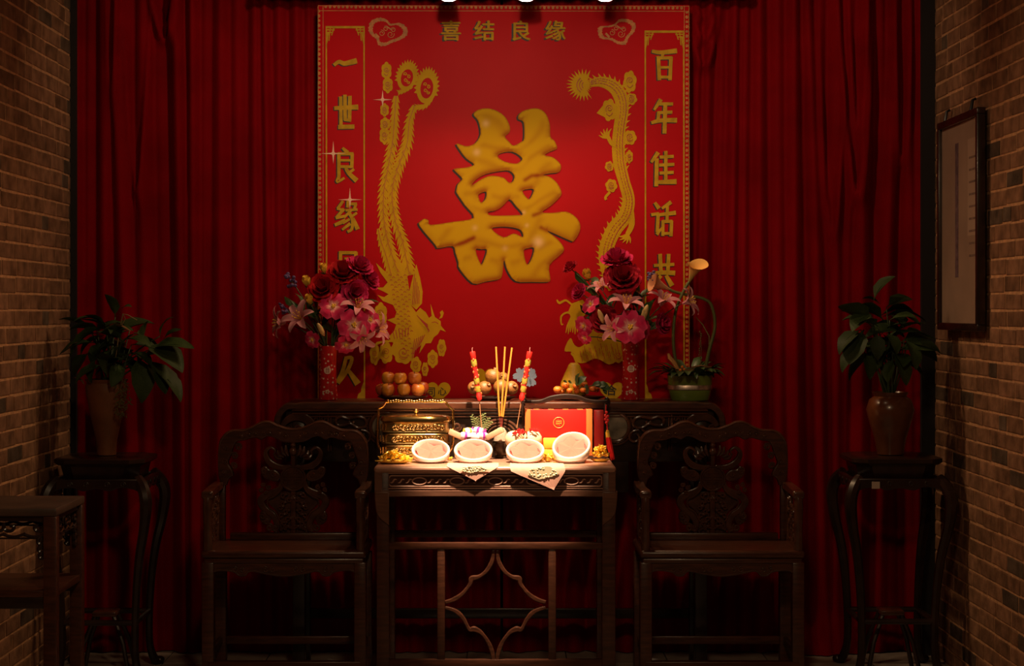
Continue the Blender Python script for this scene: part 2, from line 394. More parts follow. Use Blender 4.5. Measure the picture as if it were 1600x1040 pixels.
# ---------------------------------------------------------------- the printed wedding backdrop
BD = 7.2
bk = thing('wedding_backdrop', (X(787, BD), BD, 0.98), 'tall red printed wedding backdrop with a large gold double happiness sign', 'backdrop')
BO = Vector((X(787, BD), BD, 0.98))
def bx_(q): return (X(q[0], BD)-BO.x, Z(q[1], BD)-BO.z)
ob('panel', M().box(X(497, BD)-BO.x, X(1077, BD)-BO.x, -0.005, 0.005, 0, Z(8, BD)-BO.z, 0.002), BANNER, bk)
def flat(name, polys, mt, layer=1, sub=None):
    m = M(); y = -0.005-0.0005*layer
    for i, po in enumerate(polys):
        group = po if isinstance(po[0][0], (tuple, list)) else [po]
        m.plate([[bx_(q) for q in g] for g in group], y-0.00001*i, y-0.00001*i)
    return ob(name, m, mt, sub or bk, smooth=0)
def zc(ox, oy, s, pts): return [(ox+p[0]/s, oy+p[1]/s) for p in pts]

# --- border chain and couplet frames
beads = []
def chain(x0, y0, x1, y1, n):
    for i in range(n):
        t = (i+0.5)/n; beads.append(circ((lerp(x0, x1, t), lerp(y0, y1, t)), 2.4, 6, 3.0 if i % 2 else 2.2))
chain(498.5, 14, 502, 640, 84); chain(1073, 16, 1073, 640, 84); chain(506, 11, 1068, 13, 84)
flat('border_beads', beads, ORANGEP, 1)
lines = []
for xx in (497.2, 505, 1069, 1076.4): lines.append([(xx-.5, 9), (xx+.5, 9), (xx+.7, 640), (xx-.3, 640)])
for yy in (8.7, 16.5): lines.append([(497, yy), (1076, yy+1), (1076, yy+2), (497, yy+1)])
flat('border_lines', lines, ORANGEP, 1)
def couplet(x0, x1, ytop, name):
    f = []
    for xx in (x0, x1):
        f.append([(xx-1.1, ytop), (xx+1.1, ytop), (xx+1.8, 640), (xx-.4, 640)])
    f += [[(x0-1, ytop-1), (x1+1, ytop-1), (x1+1, ytop+2.6), (x0-1, ytop+2.6)]]
    for sx, xx in ((1, x0), (-1, x1)):
        f += [[(xx, ytop+4), (xx+sx*13, ytop+4), (xx+sx*13, ytop+6), (xx, ytop+6)], [(xx, ytop+8), (xx+sx*9, ytop+8), (xx+sx*9, ytop+10), (xx, ytop+10)],
              [(xx+sx*5.5, ytop+2), (xx+sx*7, ytop+2), (xx+sx*5, ytop+22), (xx+sx*3.5, ytop+22)], [(xx+sx*11, ytop+2), (xx+sx*13, ytop+2), (xx+sx*9, ytop+14), (xx+sx*7.5, ytop+13)],
              [(xx, ytop+10), (xx+sx*4.5, ytop+10), (xx, ytop+34)]]
        # foot ornament
        f += [[(xx, 622), (xx+sx*11, 622), (xx+sx*9, 615), (xx+sx*5, 612), (xx+sx*4, 605), (xx, 595)]]
    flat(name, f, GOLDP2, 2)
couplet(510, 569, 42, 'couplet_frame'); couplet(1008, 1068, 49, 'couplet_frame')

# --- couplet characters, drawn stroke by stroke
A_ = (480, 0, 4.522); B_ = (480, 220, 4.522); C_ = (400, 400, 4.334); D_ = (800, 0, 4.522); E_ = (800, 220, 4.522)
chars = [
 (A_, [[(190, 462), (225, 438), (262, 450), (305, 442), (352, 430), 22, 40]]),
 (A_, [[(238, 682), (240, 905), 24], [(220, 898), (335, 895), 30], [(268, 670), (270, 850), 26], [(303, 678), (300, 856), 26], [(192, 765), (362, 757), 26, 36], [(262, 846), (312, 852), 20]]),
 (B_, [[(250, 50), (288, 85), 18, 28], [(225, 85), (225, 258), 24], [(218, 92), (328, 92), 22], [(319, 90), (316, 192), 24], [(230, 138), (315, 138), 17], [(230, 182), (315, 184), 20], [(225, 255), (213, 290), (265, 262), 24, 16], [(272, 192), (298, 232), (352, 282), 20, 36], [(332, 200), (298, 226), 20]]),
 (B_, [[(255, 425), (215, 480), 20], [(212, 478), (262, 490), 18], [(262, 480), (205, 545), 22], [(203, 545), (268, 532), 20], [(196, 595), (272, 562), 22, 30], [(290, 420), (285, 472), 20], [(280, 447), (352, 445), 20], [(346, 445), (334, 480), 20], [(272, 491), (357, 485), 18], [(312, 490), (262, 542), 18], [(300, 512), (321, 560), (316, 622), (285, 642), 24, 20], [(352, 508), (315, 536), 18], [(302, 552), (252, 582), 18], [(306, 584), (248, 628), 24, 16], [(325, 545), (358, 625), 20, 32]]),
 (B_, [[(237, 778), (235, 1000), 24], [(228, 790), (352, 790), 22], [(345, 785), (345, 1000), 26], [(265, 832), (320, 832), 18], [(268, 880), (266, 955), 20], [(262, 885), (325, 885), 18], [(322, 880), (320, 955), 20], [(265, 945), (325, 945), 18]]),
 (C_, [[(612, 680), (590, 770), (555, 850), 22, 30], [(602, 692), (650, 690), (622, 770), (556, 860), 24, 26], [(622, 765), (692, 865), 22, 46]]),
 (D_, [[(988, 362), (1050, 372), (1165, 360), 22, 34], [(1072, 370), (1055, 410), 20], [(1033, 398), (1040, 568), 26], [(1028, 412), (1132, 410), 22], [(1122, 403), (1115, 568), 26], [(1040, 478), (1120, 476), 18], [(1040, 546), (1120, 546), 20]]),
 (D_, [[(1052, 702), (1003, 778), 30, 18], [(1038, 735), (1137, 735), 22], [(1028, 797), (1132, 793), 22], [(1036, 790), (1030, 856), 24], [(983, 868), (1050, 852), (1165, 850), 22, 34], [(1082, 738), (1076, 944), 28]]),
 (E_, [[(1032, 82), (983, 152), 30, 20], [(1022, 125), (1018, 322), 28], [(1042, 116), (1142, 110), 22], [(1038, 172), (1146, 166), 22], [(1086, 72), (1085, 295), 24], [(1042, 228), (1142, 223), 22], [(1032, 292), (1162, 288), 26, 36]]),
 (E_, [[(1008, 436), (1038, 478), 20, 30], [(983, 522), (1038, 514), 22], [(1032, 512), (1025, 645), 24], [(1022, 662), (1062, 608), 24, 12], [(1124, 432), (1058, 478), 28, 18], [(1042, 522), (1157, 508), 22, 30], [(1097, 458), (1094, 562), 22], [(1066, 562), (1065, 672), 22], [(1060, 570), (1132, 568), 22], [(1126, 564), (1122, 674), 24], [(1065, 654), (1125, 654), 20]]),
 (E_, [[(1002, 880), (1146, 872), 22], [(1045, 798), (1052, 932), 26], [(1106, 798), (1100, 930), 26], [(988, 937), (1070, 930), (1152, 934), 26, 34], [(1052, 952), (1005, 1014), 26, 18], [(1088, 950), (1130, 1024), 24, 36]]),
]
def strokes(spec, mt, layer, dx=0, dy=0, grow=0):
    (ox, oy, s), st = spec; polys = []
    for k in st:
        pts = [q for q in k if isinstance(q, tuple)]; ws = [q for q in k if not isinstance(q, tuple)]
        if len(pts) > 2: pts = cr(pts, 5)
        po = ribbon(zc(ox+dx, oy+dy, s, pts), [(q+grow)/s for q in (ws if len(ws) > 1 else ws*2)])
        polys.append(po)
    return polys
for c in chars:
    o = flat('character', strokes(c, None, 3), GOLDP2, 4)
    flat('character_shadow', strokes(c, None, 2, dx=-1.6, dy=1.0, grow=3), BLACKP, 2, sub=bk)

# --- heading characters (built-in font) with their printed shadow
def glyph(ch, cx, cy, hpx, mt, layer, bold=0.012, name='character', parent=None):
    cu = bpy.data.curves.new('tmp', 'FONT'); cu.body = ch; cu.align_x = 'CENTER'; cu.align_y = 'CENTER'; cu.offset = bold
    o = bpy.data.objects.new('tmp', cu); me = bpy.data.meshes.new_from_object(o)
    sc = hpx*BD/FOC; p = bx_((cx, cy)); vs = np.array([v.co[:] for v in me.vertices])
    mid = (vs.min(0)+vs.max(0))/2
    m = M(); m.add([(p[0]+(v[0]-mid[0])*sc, -0.005-0.0005*layer, p[1]+(v[1]-mid[1])*sc) for v in vs], [tuple(q.vertices) for q in me.polygons])
    bpy.data.objects.remove(o); bpy.data.curves.remove(cu); bpy.data.meshes.remove(me)
    return ob(name, m, mt, parent or bk, smooth=0)
for ch, cx in zip('喜结良缘', (705, 757, 815, 868)):
    for q in (-.55, .55): glyph(ch, cx+q, 48+q*.5, 33, GOLDP2, 4.3+q*.5, 0.004)
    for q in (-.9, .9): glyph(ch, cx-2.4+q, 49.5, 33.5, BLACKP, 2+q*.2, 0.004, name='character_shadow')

# --- cloud emblems in the upper corners
def cloud_emblem(pts):
    outer = cr(pts, 5, True); n = len(outer); c = np.mean(np.array(outer), 0)
    jag = lambda i, a: 1+a*(0.5+0.5*math.sin(i*2.4))*(1 if i % 2 else .3)
    ring = [[(c[0]+(p[0]-c[0])*jag(i, .07), c[1]+(p[1]-c[1])*jag(i, .07)) for i, p in enumerate(outer)], [(c[0]+(p[0]-c[0])*(.82-.05*(i % 2)), c[1]+(p[1]-c[1])*(.80-.05*(i % 2))) for i, p in enumerate(outer)]]
    polys = [ring]
    for (dx, dy, r) in ((-8, 2, 5), (6, 4, 6), (-2, -5, 4), (10, -3, 4)):
        polys.append(ribbon(spiral((c[0]+dx, c[1]+dy), r, 1.5, dx, 1.3, 14), 1.1))
    polys.append(ribbon([(c[0]-1, c[1]-9), (c[0]+8, c[1]-3)], 2.0)); polys.append(ribbon([(c[0]-18, c[1]+3), (c[0]-12, c[1]+9)], 3.4))
    flat('cloud_print', polys, ORANGEP, 2)
cloud_emblem(zc(480, 0, 4.522, [(438, 210), (455, 150), (510, 130), (560, 140), (590, 170), (655, 165), (705, 205), (700, 250), (650, 285), (600, 300), (560, 322), (505, 318), (490, 275), (455, 250)]))
cloud_emblem(zc(800, 0, 4.522, [(610, 230), (620, 190), (680, 185), (725, 170), (760, 140), (820, 140), (870, 175), (860, 225), (825, 265), (800, 312), (750, 312), (700, 285), (630, 272)]))

# --- the large double happiness sign
XO = zc(640, 150, 3.355, [(335, 100), (350, 78), (385, 66), (430, 68), (472, 86), (505, 115), (525, 158), (524, 190), (500, 213), (522, 240), (545, 260), (585, 240), (600, 222), (598, 140), (572, 124), (570, 103), (592, 80), (640, 66), (682, 69), (715, 95), (735, 150), (738, 214), (760, 236), (773, 275), (740, 290), (708, 310), (752, 322), (792, 360), (784, 398), (740, 405), (700, 414),
    (735, 424), (772, 455), (796, 502), (786, 530), (740, 575), (694, 608), (750, 612), (820, 606), (868, 632), (893, 670), (890, 712), (862, 758), (838, 756), (722, 706), (770, 745), (806, 790), (800, 822), (733, 886), (738, 960), (720, 974), (640, 974), (556, 970), (512, 912), (496, 860), (490, 905), (484, 942), (468, 960), (400, 972), (332, 982), (262, 905), (256, 872), (240, 822), (226, 787), (150, 797), (135, 780), (52, 680), (60, 655), (78, 643), (100, 652), (110, 675), (220, 660), (336, 638), (290, 572), (248, 510), (246, 490), (254, 460), (276, 435), (255, 410), (233, 382), (290, 376), (338, 360), (300, 330), (272, 296), (245, 250), (290, 262), (318, 260), (348, 243), (372, 198), (360, 132)])
XH = [zc(640, 150, 3.355, h) for h in (
    [(462, 318), (480, 300), (540, 293), (590, 326), (570, 350), (545, 354), (495, 342)],
    [(328, 467), (350, 437), (400, 410), (470, 395), (522, 392), (549, 418), (540, 448), (518, 452), (492, 428), (430, 418), (380, 434)],
    [(360, 522), (374, 508), (402, 503), (398, 538), (374, 558)], [(592, 500), (620, 488), (650, 490), (640, 522), (622, 540)],
    [(412, 608), (450, 600), (490, 575), (524, 542), (560, 580), (592, 618), (560, 624), (430, 626)],
    [(430, 696), (480, 685), (540, 689), (584, 704), (593, 738), (545, 720), (492, 740)],
    [(346, 806), (376, 803), (405, 806), (390, 858), (373, 880)], [(598, 812), (620, 798), (652, 797), (640, 850), (615, 882)])]
CREASE = [zc(640, 150, 3.355, c) for c in ([(605, 440), (640, 418), (700, 414)], [(690, 690), (722, 706)], [(226, 787), (290, 765), (336, 742)], [(412, 608), (470, 596), (520, 545)], [(328, 467), (350, 437), (400, 410), (470, 395)], [(690, 610), (650, 625)])]
def densify(p, st):
    out = []
    for i in range(len(p)):
        a, b = np.array(p[i]), np.array(p[(i+1) % len(p)]); n = max(1, int(np.linalg.norm(b-a)/st))
        out += [tuple(a+(b-a)*k/n) for k in range(n)]
    return out
def soft(p): return cr(p, 3, True)
loops = [densify(soft(XO), 2.2)]+[densify(soft(h), 2.0) for h in XH]
def inside(pts, loops):
    x, y = pts[:, 0], pts[:, 1]; c = np.zeros(len(pts), bool)
    for lp in loops:
        a = np.array(lp); b = np.roll(a, -1, 0)
        for (x0, y0), (x1, y1) in zip(a, b):
            if y0 == y1: continue
            k = ((y0 > y) != (y1 > y)) & (x < (x1-x0)*(y-y0)/(y1-y0)+x0); c ^= k
    return c
seg = []
for lp in loops:
    a = np.array(lp); seg.append(np.concatenate([a, np.roll(a, -1, 0)], 1))
SEG = np.concatenate(seg)
CS = np.concatenate([np.concatenate([np.array(densify(c, 2)[:-1])[:-1], np.array(densify(c, 2)[:-1])[1:]], 1) for c in [q+q[::-1] for q in CREASE]])
def segdist(pts, sg):
    best = np.full(len(pts), 1e9); nrm = np.zeros((len(pts), 2))
    for x0, y0, x1, y1 in sg:
        d = np.array([x1-x0, y1-y0]); L = max(d @ d, 1e-9)
        t = np.clip(((pts-[x0, y0]) @ d)/L, 0, 1); q = pts-([x0, y0]+t[:, None]*d)
        dd = np.hypot(q[:, 0], q[:, 1]); k = dd < best; best[k] = dd[k]; nrm[k] = q[k]
    return best, nrm
gx, gy = np.meshgrid(np.arange(650, 915, 2.2), np.arange(165, 448, 2.2)); gp = np.stack([gx.ravel(), gy.ravel()], 1)
gp = gp[inside(gp, loops)]; gd, _ = segdist(gp, SEG); gp = gp[gd > 1.3]
vin = [Vector(p) for lp in loops for p in lp]+[Vector(p) for p in gp]; ein = []; o_ = 0
for lp in loops: ein += [(o_+i, o_+(i+1) % len(lp)) for i in range(len(lp))]; o_ += len(lp)
res = delaunay_2d_cdt(vin, ein, [], 0, 1e-4)
vv = np.array([v[:] for v in res[0]]); ff = [f for f in res[2]]
cent = np.array([vv[list(f)].mean(0) for f in ff]); keep = inside(cent, loops); ff = [f for f, k in zip(ff, keep) if k]
dist, nr = segdist(vv, SEG); cd, _ = segdist(vv, CS)
nl = np.maximum(np.hypot(nr[:, 0], nr[:, 1]), 1e-6)
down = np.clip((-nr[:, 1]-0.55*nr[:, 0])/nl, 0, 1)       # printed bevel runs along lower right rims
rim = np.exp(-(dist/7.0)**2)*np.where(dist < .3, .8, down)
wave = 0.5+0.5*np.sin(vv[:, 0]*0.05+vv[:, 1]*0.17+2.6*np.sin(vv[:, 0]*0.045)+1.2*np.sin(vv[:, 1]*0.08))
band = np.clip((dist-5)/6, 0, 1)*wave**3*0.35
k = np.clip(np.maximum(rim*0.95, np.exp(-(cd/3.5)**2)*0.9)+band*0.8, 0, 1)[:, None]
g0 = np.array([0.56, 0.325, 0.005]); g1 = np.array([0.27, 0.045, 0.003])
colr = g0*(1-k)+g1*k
for (sx, sy, sr, sa) in ((759, 193, 5, .5), (745, 238, 5, .5), (841, 378, 7, .7), (742, 356, 4, .35), (789, 388, 4, .3), (823, 352, 3, .4), (818, 332, 3, .4)):
    g = np.exp(-((vv[:, 0]-sx)**2+(vv[:, 1]-sy)**2)/sr**2)[:, None]*sa; colr = colr*(1-g)+np.array([.85, .55, .32])*g
m = M(); m.v = [(*(lambda q: (q[0], -0.0075, q[1]))(bx_(p)),) for p in vv]; m.f = [tuple(f) for f in ff]; m.m = [0]*len(ff)
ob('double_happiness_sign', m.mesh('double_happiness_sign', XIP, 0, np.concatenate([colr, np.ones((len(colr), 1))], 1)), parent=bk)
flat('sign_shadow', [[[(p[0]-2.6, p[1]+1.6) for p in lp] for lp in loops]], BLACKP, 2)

# --- phoenix print
def feather(sp, hw, n, barb=1.0):
    s = cr(sp, 8); a = np.array(s); L = np.concatenate([[0], np.cumsum(np.hypot(*np.diff(a, axis=0).T))]); T = np.linspace(0, L[-1], n*2+1)
    px = np.interp(T, L, a[:, 0]); py = np.interp(T, L, a[:, 1]); W = np.interp(T/L[-1], np.linspace(0, 1, len(hw)), hw)
    l, r = [], []
    for i in range(len(T)):
        j = max(i-1, 0); e = min(i+1, len(T)-1); t = np.array([px[e]-px[j], py[e]-py[j]]); t = t/max(np.hypot(*t), 1e-6); nn = np.array([-t[1], t[0]])
        out = W[i]*(1.0 if i % 2 else 0.48); back = -t*(W[i]*0.95*barb if i % 2 else 0)
        c = np.array([px[i], py[i]]); l.append(tuple(c+nn*out+back)); r.append(tuple(c-nn*out+back))
    return l+r[::-1]
ph = []; pr = []
def plume(sp, hw, n): ph.append(feather(sp, [1.28*q for q in hw], n)); pr.append(ribbon(cr(sp, 6), 0.7))
plume([(640, 430), (630, 380), (618, 345), (613, 300), (622, 262), (636, 225), (640, 190), (648, 165)], [11, 9, 8, 8, 9, 9, 8, 5], 30)
plume([(622, 425), (607, 380), (600, 340), (600, 300), (607, 260), (614, 220), (617, 180), (619, 150)], [9, 8, 8, 8, 8, 8, 7, 5], 30)
plume([(612, 430), (602, 395), (595, 375), (591, 357)], [7, 7, 6, 3], 9)
def eye(cx, cy, rx, ry, n=26, tilt=0.0):
    o_, i_ = [], []
    for k in range(n*2):
        a = 2*PI*k/(n*2); q = 1.26 if (k % 2 and math.sin(a) < .5) else 1.0
        x, y = rx*q*math.cos(a), ry*q*math.sin(a); o_.append((cx+x*math.cos(tilt)-y*math.sin(tilt), cy+x*math.sin(tilt)+y*math.cos(tilt)))
        x, y = rx*.62*math.cos(a), ry*.62*math.sin(a); i_.append((cx+x*math.cos(tilt)-y*math.sin(tilt), cy+2+x*math.sin(tilt)+y*math.cos(tilt)))
    ph.append([o_, i_])
    for (dx, dy, r) in ((-2.5, -5, 3.0), (2.5, -1, 3.2), (-2, 4, 3.2), (2, 8, 2.6)): ph.append(ribbon(spiral((cx+dx, cy+dy+1), r, .8, dx*2+dy, 1.2, 12), 1.2))
eye(636, 120, 15, 22, tilt=.22); eye(667, 136, 16, 26, tilt=.12)
ph.append(feather([(650, 168), (664, 166), (676, 155)], [6, 5, 2], 6)); ph.append(feather([(622, 145), (632, 142), (645, 136)], [5, 4, 2], 5))
def swirl(cx, cy, rx, ry, bumps=6, rot=0.0):
    po = []
    for k in range(48):
        a = 2*PI*k/48; r = 1+.2*abs(math.sin(bumps*a/2+rot)); po.append((cx+rx*r*math.cos(a), cy+ry*r*math.sin(a)))
    ph.append(po)
    pr.append(ribbon(spiral((cx, cy-ry*.15), min(rx, ry)*.62, .8, rot, 1.6, 22), .75)); pr.append(ribbon(cr([(cx-rx*.5, cy+ry*.35), (cx, cy+ry*.62), (cx+rx*.5, cy+ry*.3)], 4), .7))
swirl(604, 111, 7, 12); swirl(606, 133, 7, 11); swirl(601, 172, 6, 9); swirl(602, 194, 7, 9); swirl(601, 212, 7, 12); 
body = zc(400, 400, 4.334, [(880, 20), (900, 90), (905, 125), (865, 95), (812, 45), (845, 115), (892, 178), (862, 212), (803, 212), (862, 238), (898, 258), (868, 278), (822, 262), (862, 305), (928, 330), (952, 378), (940, 415), (888, 432), (950, 462), (935, 508), (900, 545), (930, 590), (905, 640), (950, 690), (1010, 732), (1052, 705), (1075, 640), (1120, 600), (1105, 660), (1150, 590), (1185, 588), (1205, 548), (1232, 528), (1248, 498), (1287, 512), (1252, 470), (1252, 440), (1212, 412), (1182, 322), (1190, 405), (1172, 418), (1150, 380), (1112, 350), (1085, 380), (1048, 330), (1042, 250), (1025, 140), (1045, 60), (1040, 15), (1000, 60), (960, 20), (930, 70)])
ph.append(body)
ph.append(zc(400, 400, 4.334, [(1048, 330), (1036, 250), (1060, 150), (1086, 55), (1112, 150), (1129, 240), (1124, 320), (1086, 362)]))
ph.append(zc(400, 400, 4.334, [(1240, 425), (1262, 415), (1272, 385), (1262, 365), (1245, 380), (1252, 400)]))
ph.append(zc(400, 400, 4.334, [(960, 530), (930, 560), (820, 580), (785, 618), (850, 588), (925, 580), (960, 560)]))
for (cx, cy, rx, ry) in ((805, 665, 30, 62), (882, 655, 42, 62), (1083, 735, 32, 48), (1145, 765, 20, 42), (1197, 695, 32, 52), (1258, 620, 26, 52), (845, 395, 38, 70), (1000, 660, 60, 60)):
    swirl(400+cx/4.334, 400+cy/4.334, rx/4.334, ry/4.334, rot=cx)
r = random.Random(4)
for j in range(17):                                     # printed scale ticks
    for i in range(5):
        x = 910+j*6+i*26+r.uniform(-4, 4); y = 130+j*33+(i % 2)*14
        if y < 700 and 905+j*5 < x < 1050+max(0, j-8)*2: pr.append(zc(400, 400, 4.334, ribbon(cr([(x-9, y+3), (x, y-5), (x+9, y+3)], 3), 3.5)))
for k in range(5): pr.append(zc(400, 400, 4.334, ribbon([(1060+k*11, 330-k*2), (1075+k*8, 120+k*28)], 4)))
for k in range(7): pr.append(zc(400, 400, 4.334, ribbon(cr([(1090+k*10, 400+k*12), (1120+k*9, 430+k*12), (1165, 465+k*8)], 3), 4)))
for k in range(6): pr.append(zc(400, 400, 4.334, ribbon([(1060+k*12, 690-k*22), (1075+k*14, 560-k*6)], 4.5)))
for k in range(6): pr.append(zc(400, 400, 4.334, ribbon([(940+k*18, 560-k*4), (925+k*22, 500-k*4)], 4.5)))
pr.append(zc(400, 400, 4.334, ribbon(cr([(1190, 450), (1215, 445), (1235, 458)], 3), 4)))
for (k, p_) in enumerate(([(640, 430), (630, 380), (618, 345), (613, 300), (622, 262), (636, 225)], [(622, 425), (607, 380), (600, 340), (600, 300), (607, 260), (614, 220)])):
    s = cr(p_, 6)
    for i in range(1, len(s)-1, 1):
        x, y = s[i]; sg = 1 if i % 2 else -1; pr.append(ribbon([(x+sg*1.2, y), (x+sg*4.0, y+5)], .6))
flat('phoenix_print', ph, GOLDP, 2); flat('phoenix_lines', pr, REDLINE, 7)

# --- dragon print
ph = []; pr = []
sp = [(922, 131), (938, 128), (956, 134), (968, 148), (972, 170), (968, 200), (966, 226), (968, 256), (975, 284), (982, 312), (976, 338), (960, 358), (949, 382), (947, 404), (953, 428), (962, 450)]
hw = [5, 8, 10, 11, 10, 9.5, 10, 10, 9, 9.5, 11, 12, 11.5, 11.5, 12, 12]
s = cr(sp, 6); ph.append(ribbon(s, [2*q for q in hw]))
L = len(s); W = np.interp(np.linspace(0, 1, L), np.linspace(0, 1, len(hw)), hw)
for i in range(1, L-1):
    t = np.array(s[i+1])-np.array(s[i-1]); t = t/np.hypot(*t); nn = np.array([t[1], -t[0]]); c = np.array(s[i])
    side = 1 if i < 45 else (-1 if i > 52 else 0)
    nn = nn if i < 46 else -nn
    if i % 2 == 0 and side:
        b = c+nn*W[i]*.92; ph.append([tuple(b-t*2.6), tuple(b+nn*6-t*4.5), tuple(b+t*2.2)])
    for k in (-.55, -.15, .3):
        q = c+np.array([t[1], -t[0]])*W[i]*k*(-1)+t*r.uniform(-1, 1); pr.append(ribbon([tuple(q-t*1.3), tuple(q+t*1.3+nn*.8)], .9))
pr.append(ribbon([(q[0]+w_*.6*(1), q[1]) for q, w_ in zip(s[18:], W[18:])], .8))
tuft = []
for k in range(52):
    a = PI*.06+2*PI*k/52; rr = 27 if k % 2 else 17; x, y = rr*math.cos(a), rr*.95*math.sin(a)
    if math.cos(a) > .55: x *= .55; y *= .6
    tuft.append((911+x, 133+y))
ph.append(tuft); 
for q in (5, 9, 13): pr.append(ribbon([(914+q*math.cos(a_)*-1, 133+q*math.sin(a_)) for a_ in np.linspace(-1, 1, 9)], 1))
for (cx, cy, rx, ry) in ((984, 128, 9, 15), (986, 155, 8, 8), (952, 172, 10, 15), (984, 215, 9, 10), (955, 290, 8, 9), (952, 260, 6, 7), (983, 245, 5, 9), (975, 402, 7, 5), (985, 425, 9, 9), (982, 442, 8, 8)): swirl(cx, cy, rx, ry, rot=cy)
ph.append([(942, 165), (932, 177), (946, 184)]); ph.append(ribbon(cr([(978, 172), (980, 165), (984, 160)], 4), 4)); ph.append(ribbon(cr([(953, 300), (946, 308), (947, 312)], 4), 4))
def claw(cx, cy, rot, s_=1.0):
    for k in range(5):
        a = rot+(k-2)*.42; ph.append(ribbon(cr([(cx, cy), (cx+8*s_*math.cos(a), cy+8*s_*math.sin(a)), (cx+15*s_*math.cos(a+.2), cy+15*s_*math.sin(a+.2))], 4), [4*s_, 3.4*s_, .6]))
claw(950, 215, -PI*.72); ph.append(ribbon(cr([(950, 214), (955, 224), (962, 228)], 4), 6)); claw(980, 366, PI*.6); ph.append(ribbon(cr([(980, 366), (987, 350), (984, 325)], 4), [7, 9, 11]))
# head with whiskers and mane, lower coil, most of it behind the flowers
ph.append(ribbon(cr([(902, 474), (893, 475), (884, 469), (874, 473), (870, 468)], 5), [5, 3, 3, 4, 2])); ph.append(ribbon(cr([(898, 492), (886, 488), (877, 494), (877, 506), (880, 506)], 5), [5, 3, 3, 2, 1.5]))
ph.append([(893, 474), (910, 468), (918, 478), (914, 492), (904, 500), (892, 496), (888, 486)])
for k in range(7): ph.append(ribbon(cr([(894+k*2.5, 494), (887+k*3, 508), (884+k*3.6, 520+2*math.sin(k*2))], 4), [4, 3, .8]))
coil = [(882, 548), (886, 535), (892, 528), (897, 538), (906, 542), (918, 532), (920, 520), (932, 512), (950, 516), (972, 512), (982, 530), (974, 545), (968, 560), (952, 569), (938, 562), (928, 560), (915, 566), (903, 566), (898, 555), (892, 549)]
ph.append(cr(coil, 3, True))
for k in range(30):
    x = 906+k*2.3; y = 540+8*math.sin(k*1.7)+(4 if k > 12 else 8); pr.append(ribbon([(x, y), (x+1.5, y+9)], .8))
pr.append(ribbon(spiral((938, 527), 7, 1, 0, 1.6), .8))
ph.append(ribbon(cr([(902, 566), (897, 556), (893, 552), (896, 549)], 4), [6, 4, 3, 1]))
swirl(966, 556, 9, 9)
flat('dragon_print', ph, GOLDP, 2); flat('dragon_lines', pr, REDLINE, 7)

# --- hearts with writing, sparkles
def heart(cx, cy, s_, mt):
    po = []
    for k in range(40):
        t = 2*PI*k/40; po.append((cx+s_*16*math.sin(t)**3/16, cy-s_*(13*math.cos(t)-5*math.cos(2*t)-2*math.cos(3*t)-math.cos(4*t))/16))
    return flat('heart_print', [po], mt, 2)
heart(685, 611, 19, GOLDP); heart(758, 588, 17, GOLDP); heart(956, 611, 19, GOLDP2)
glyph('同', 673, 612, 16, BLACKP, 4, 0.01); glyph('心', 691, 611, 14, BLACKP, 4, 0.01); glyph('合', 955, 609, 17, BLACKP, 4, 0.02)
def sparkle(cx, cy, L_, name='sparkle_print'):
    flat(name, [[(cx-L_, cy), (cx-1.6, cy-1.2), (cx, cy-L_), (cx+1.6, cy-1.2), (cx+L_, cy), (cx+1.6, cy+1.2), (cx, cy+L_*.8), (cx-1.6, cy+1.2)], circ((cx, cy), 3.0, 10)], SPARK, 6)
sparkle(598, 156, 15); sparkle(521, 240, 20); sparkle(547, 312, 19)
# ---------------------------------------------------------------- long altar table
AF, AB = 6.89, 7.17                      # front and back depth
AZ = 1.042
alt = thing('altar_table', (0, (AF+AB)/2, 0), 'long carved dark rosewood altar table below the wedding backdrop', 'table')
ay0, ay1 = AF-(AF+AB)/2, AB-(AF+AB)/2
def ax(px): return X(px, AF)
def az(py): return Z(py, AF)
aL, aR = ax(425), ax(1137)
m = M()
prof = cr([(aL+.005, az(672)), (aL+.012, az(648)), (aL+.05, az(630)), (aL+.09, AZ-.004)], 6)
prof2 = [(-q[0]+aL+aR, q[1]) for q in prof[::-1]]
prof_in = cr([(aL+.030, az(672)), (aL+.036, az(652)), (aL+.062, az(640)), (aL+.10, AZ-.030)], 6)
top = prof+[(aL+.12, AZ), (aR-.12, AZ)]+prof2
inner = [(-q[0]+aL+aR, q[1]) for q in prof_in]+[]
poly = top+inner+prof_in[::-1]
m.plate([poly], ay0, ay1, 0.006)
ob('tabletop', m, WOOD, alt)
# mouldings under the top
m = M()
for zz, pr_, h in ((az(641), -.004, .004), (az(646), -.010, .004), (az(651), -.014, .003)):
    m.box(aL+.075, aR-.075, ay0-pr_, ay0+.03, zz-h, zz+h, .002)
ob('moulding', m, WOOD, alt)
m = M(); m.box(aL+.05, aR-.05, ay0+.028, ay0+.040, az(722), az(640), 0.002)
ob('apron_board', m, WOODB, alt)
ob('light_stop_board', M().box(-.52, .50, ay0+.030, ay0+.040, .69, az(720), 0.002), WOODB, alt)  # extra board added to stop the table spot leaking under the altar
fy = ay0+.018; cyc = (aL+aR)/2
def afr(pts, r, name, n=7, closed=False): return ob(name, M().tube(p3(pts, fy), r, n, closed), WOODC, alt)
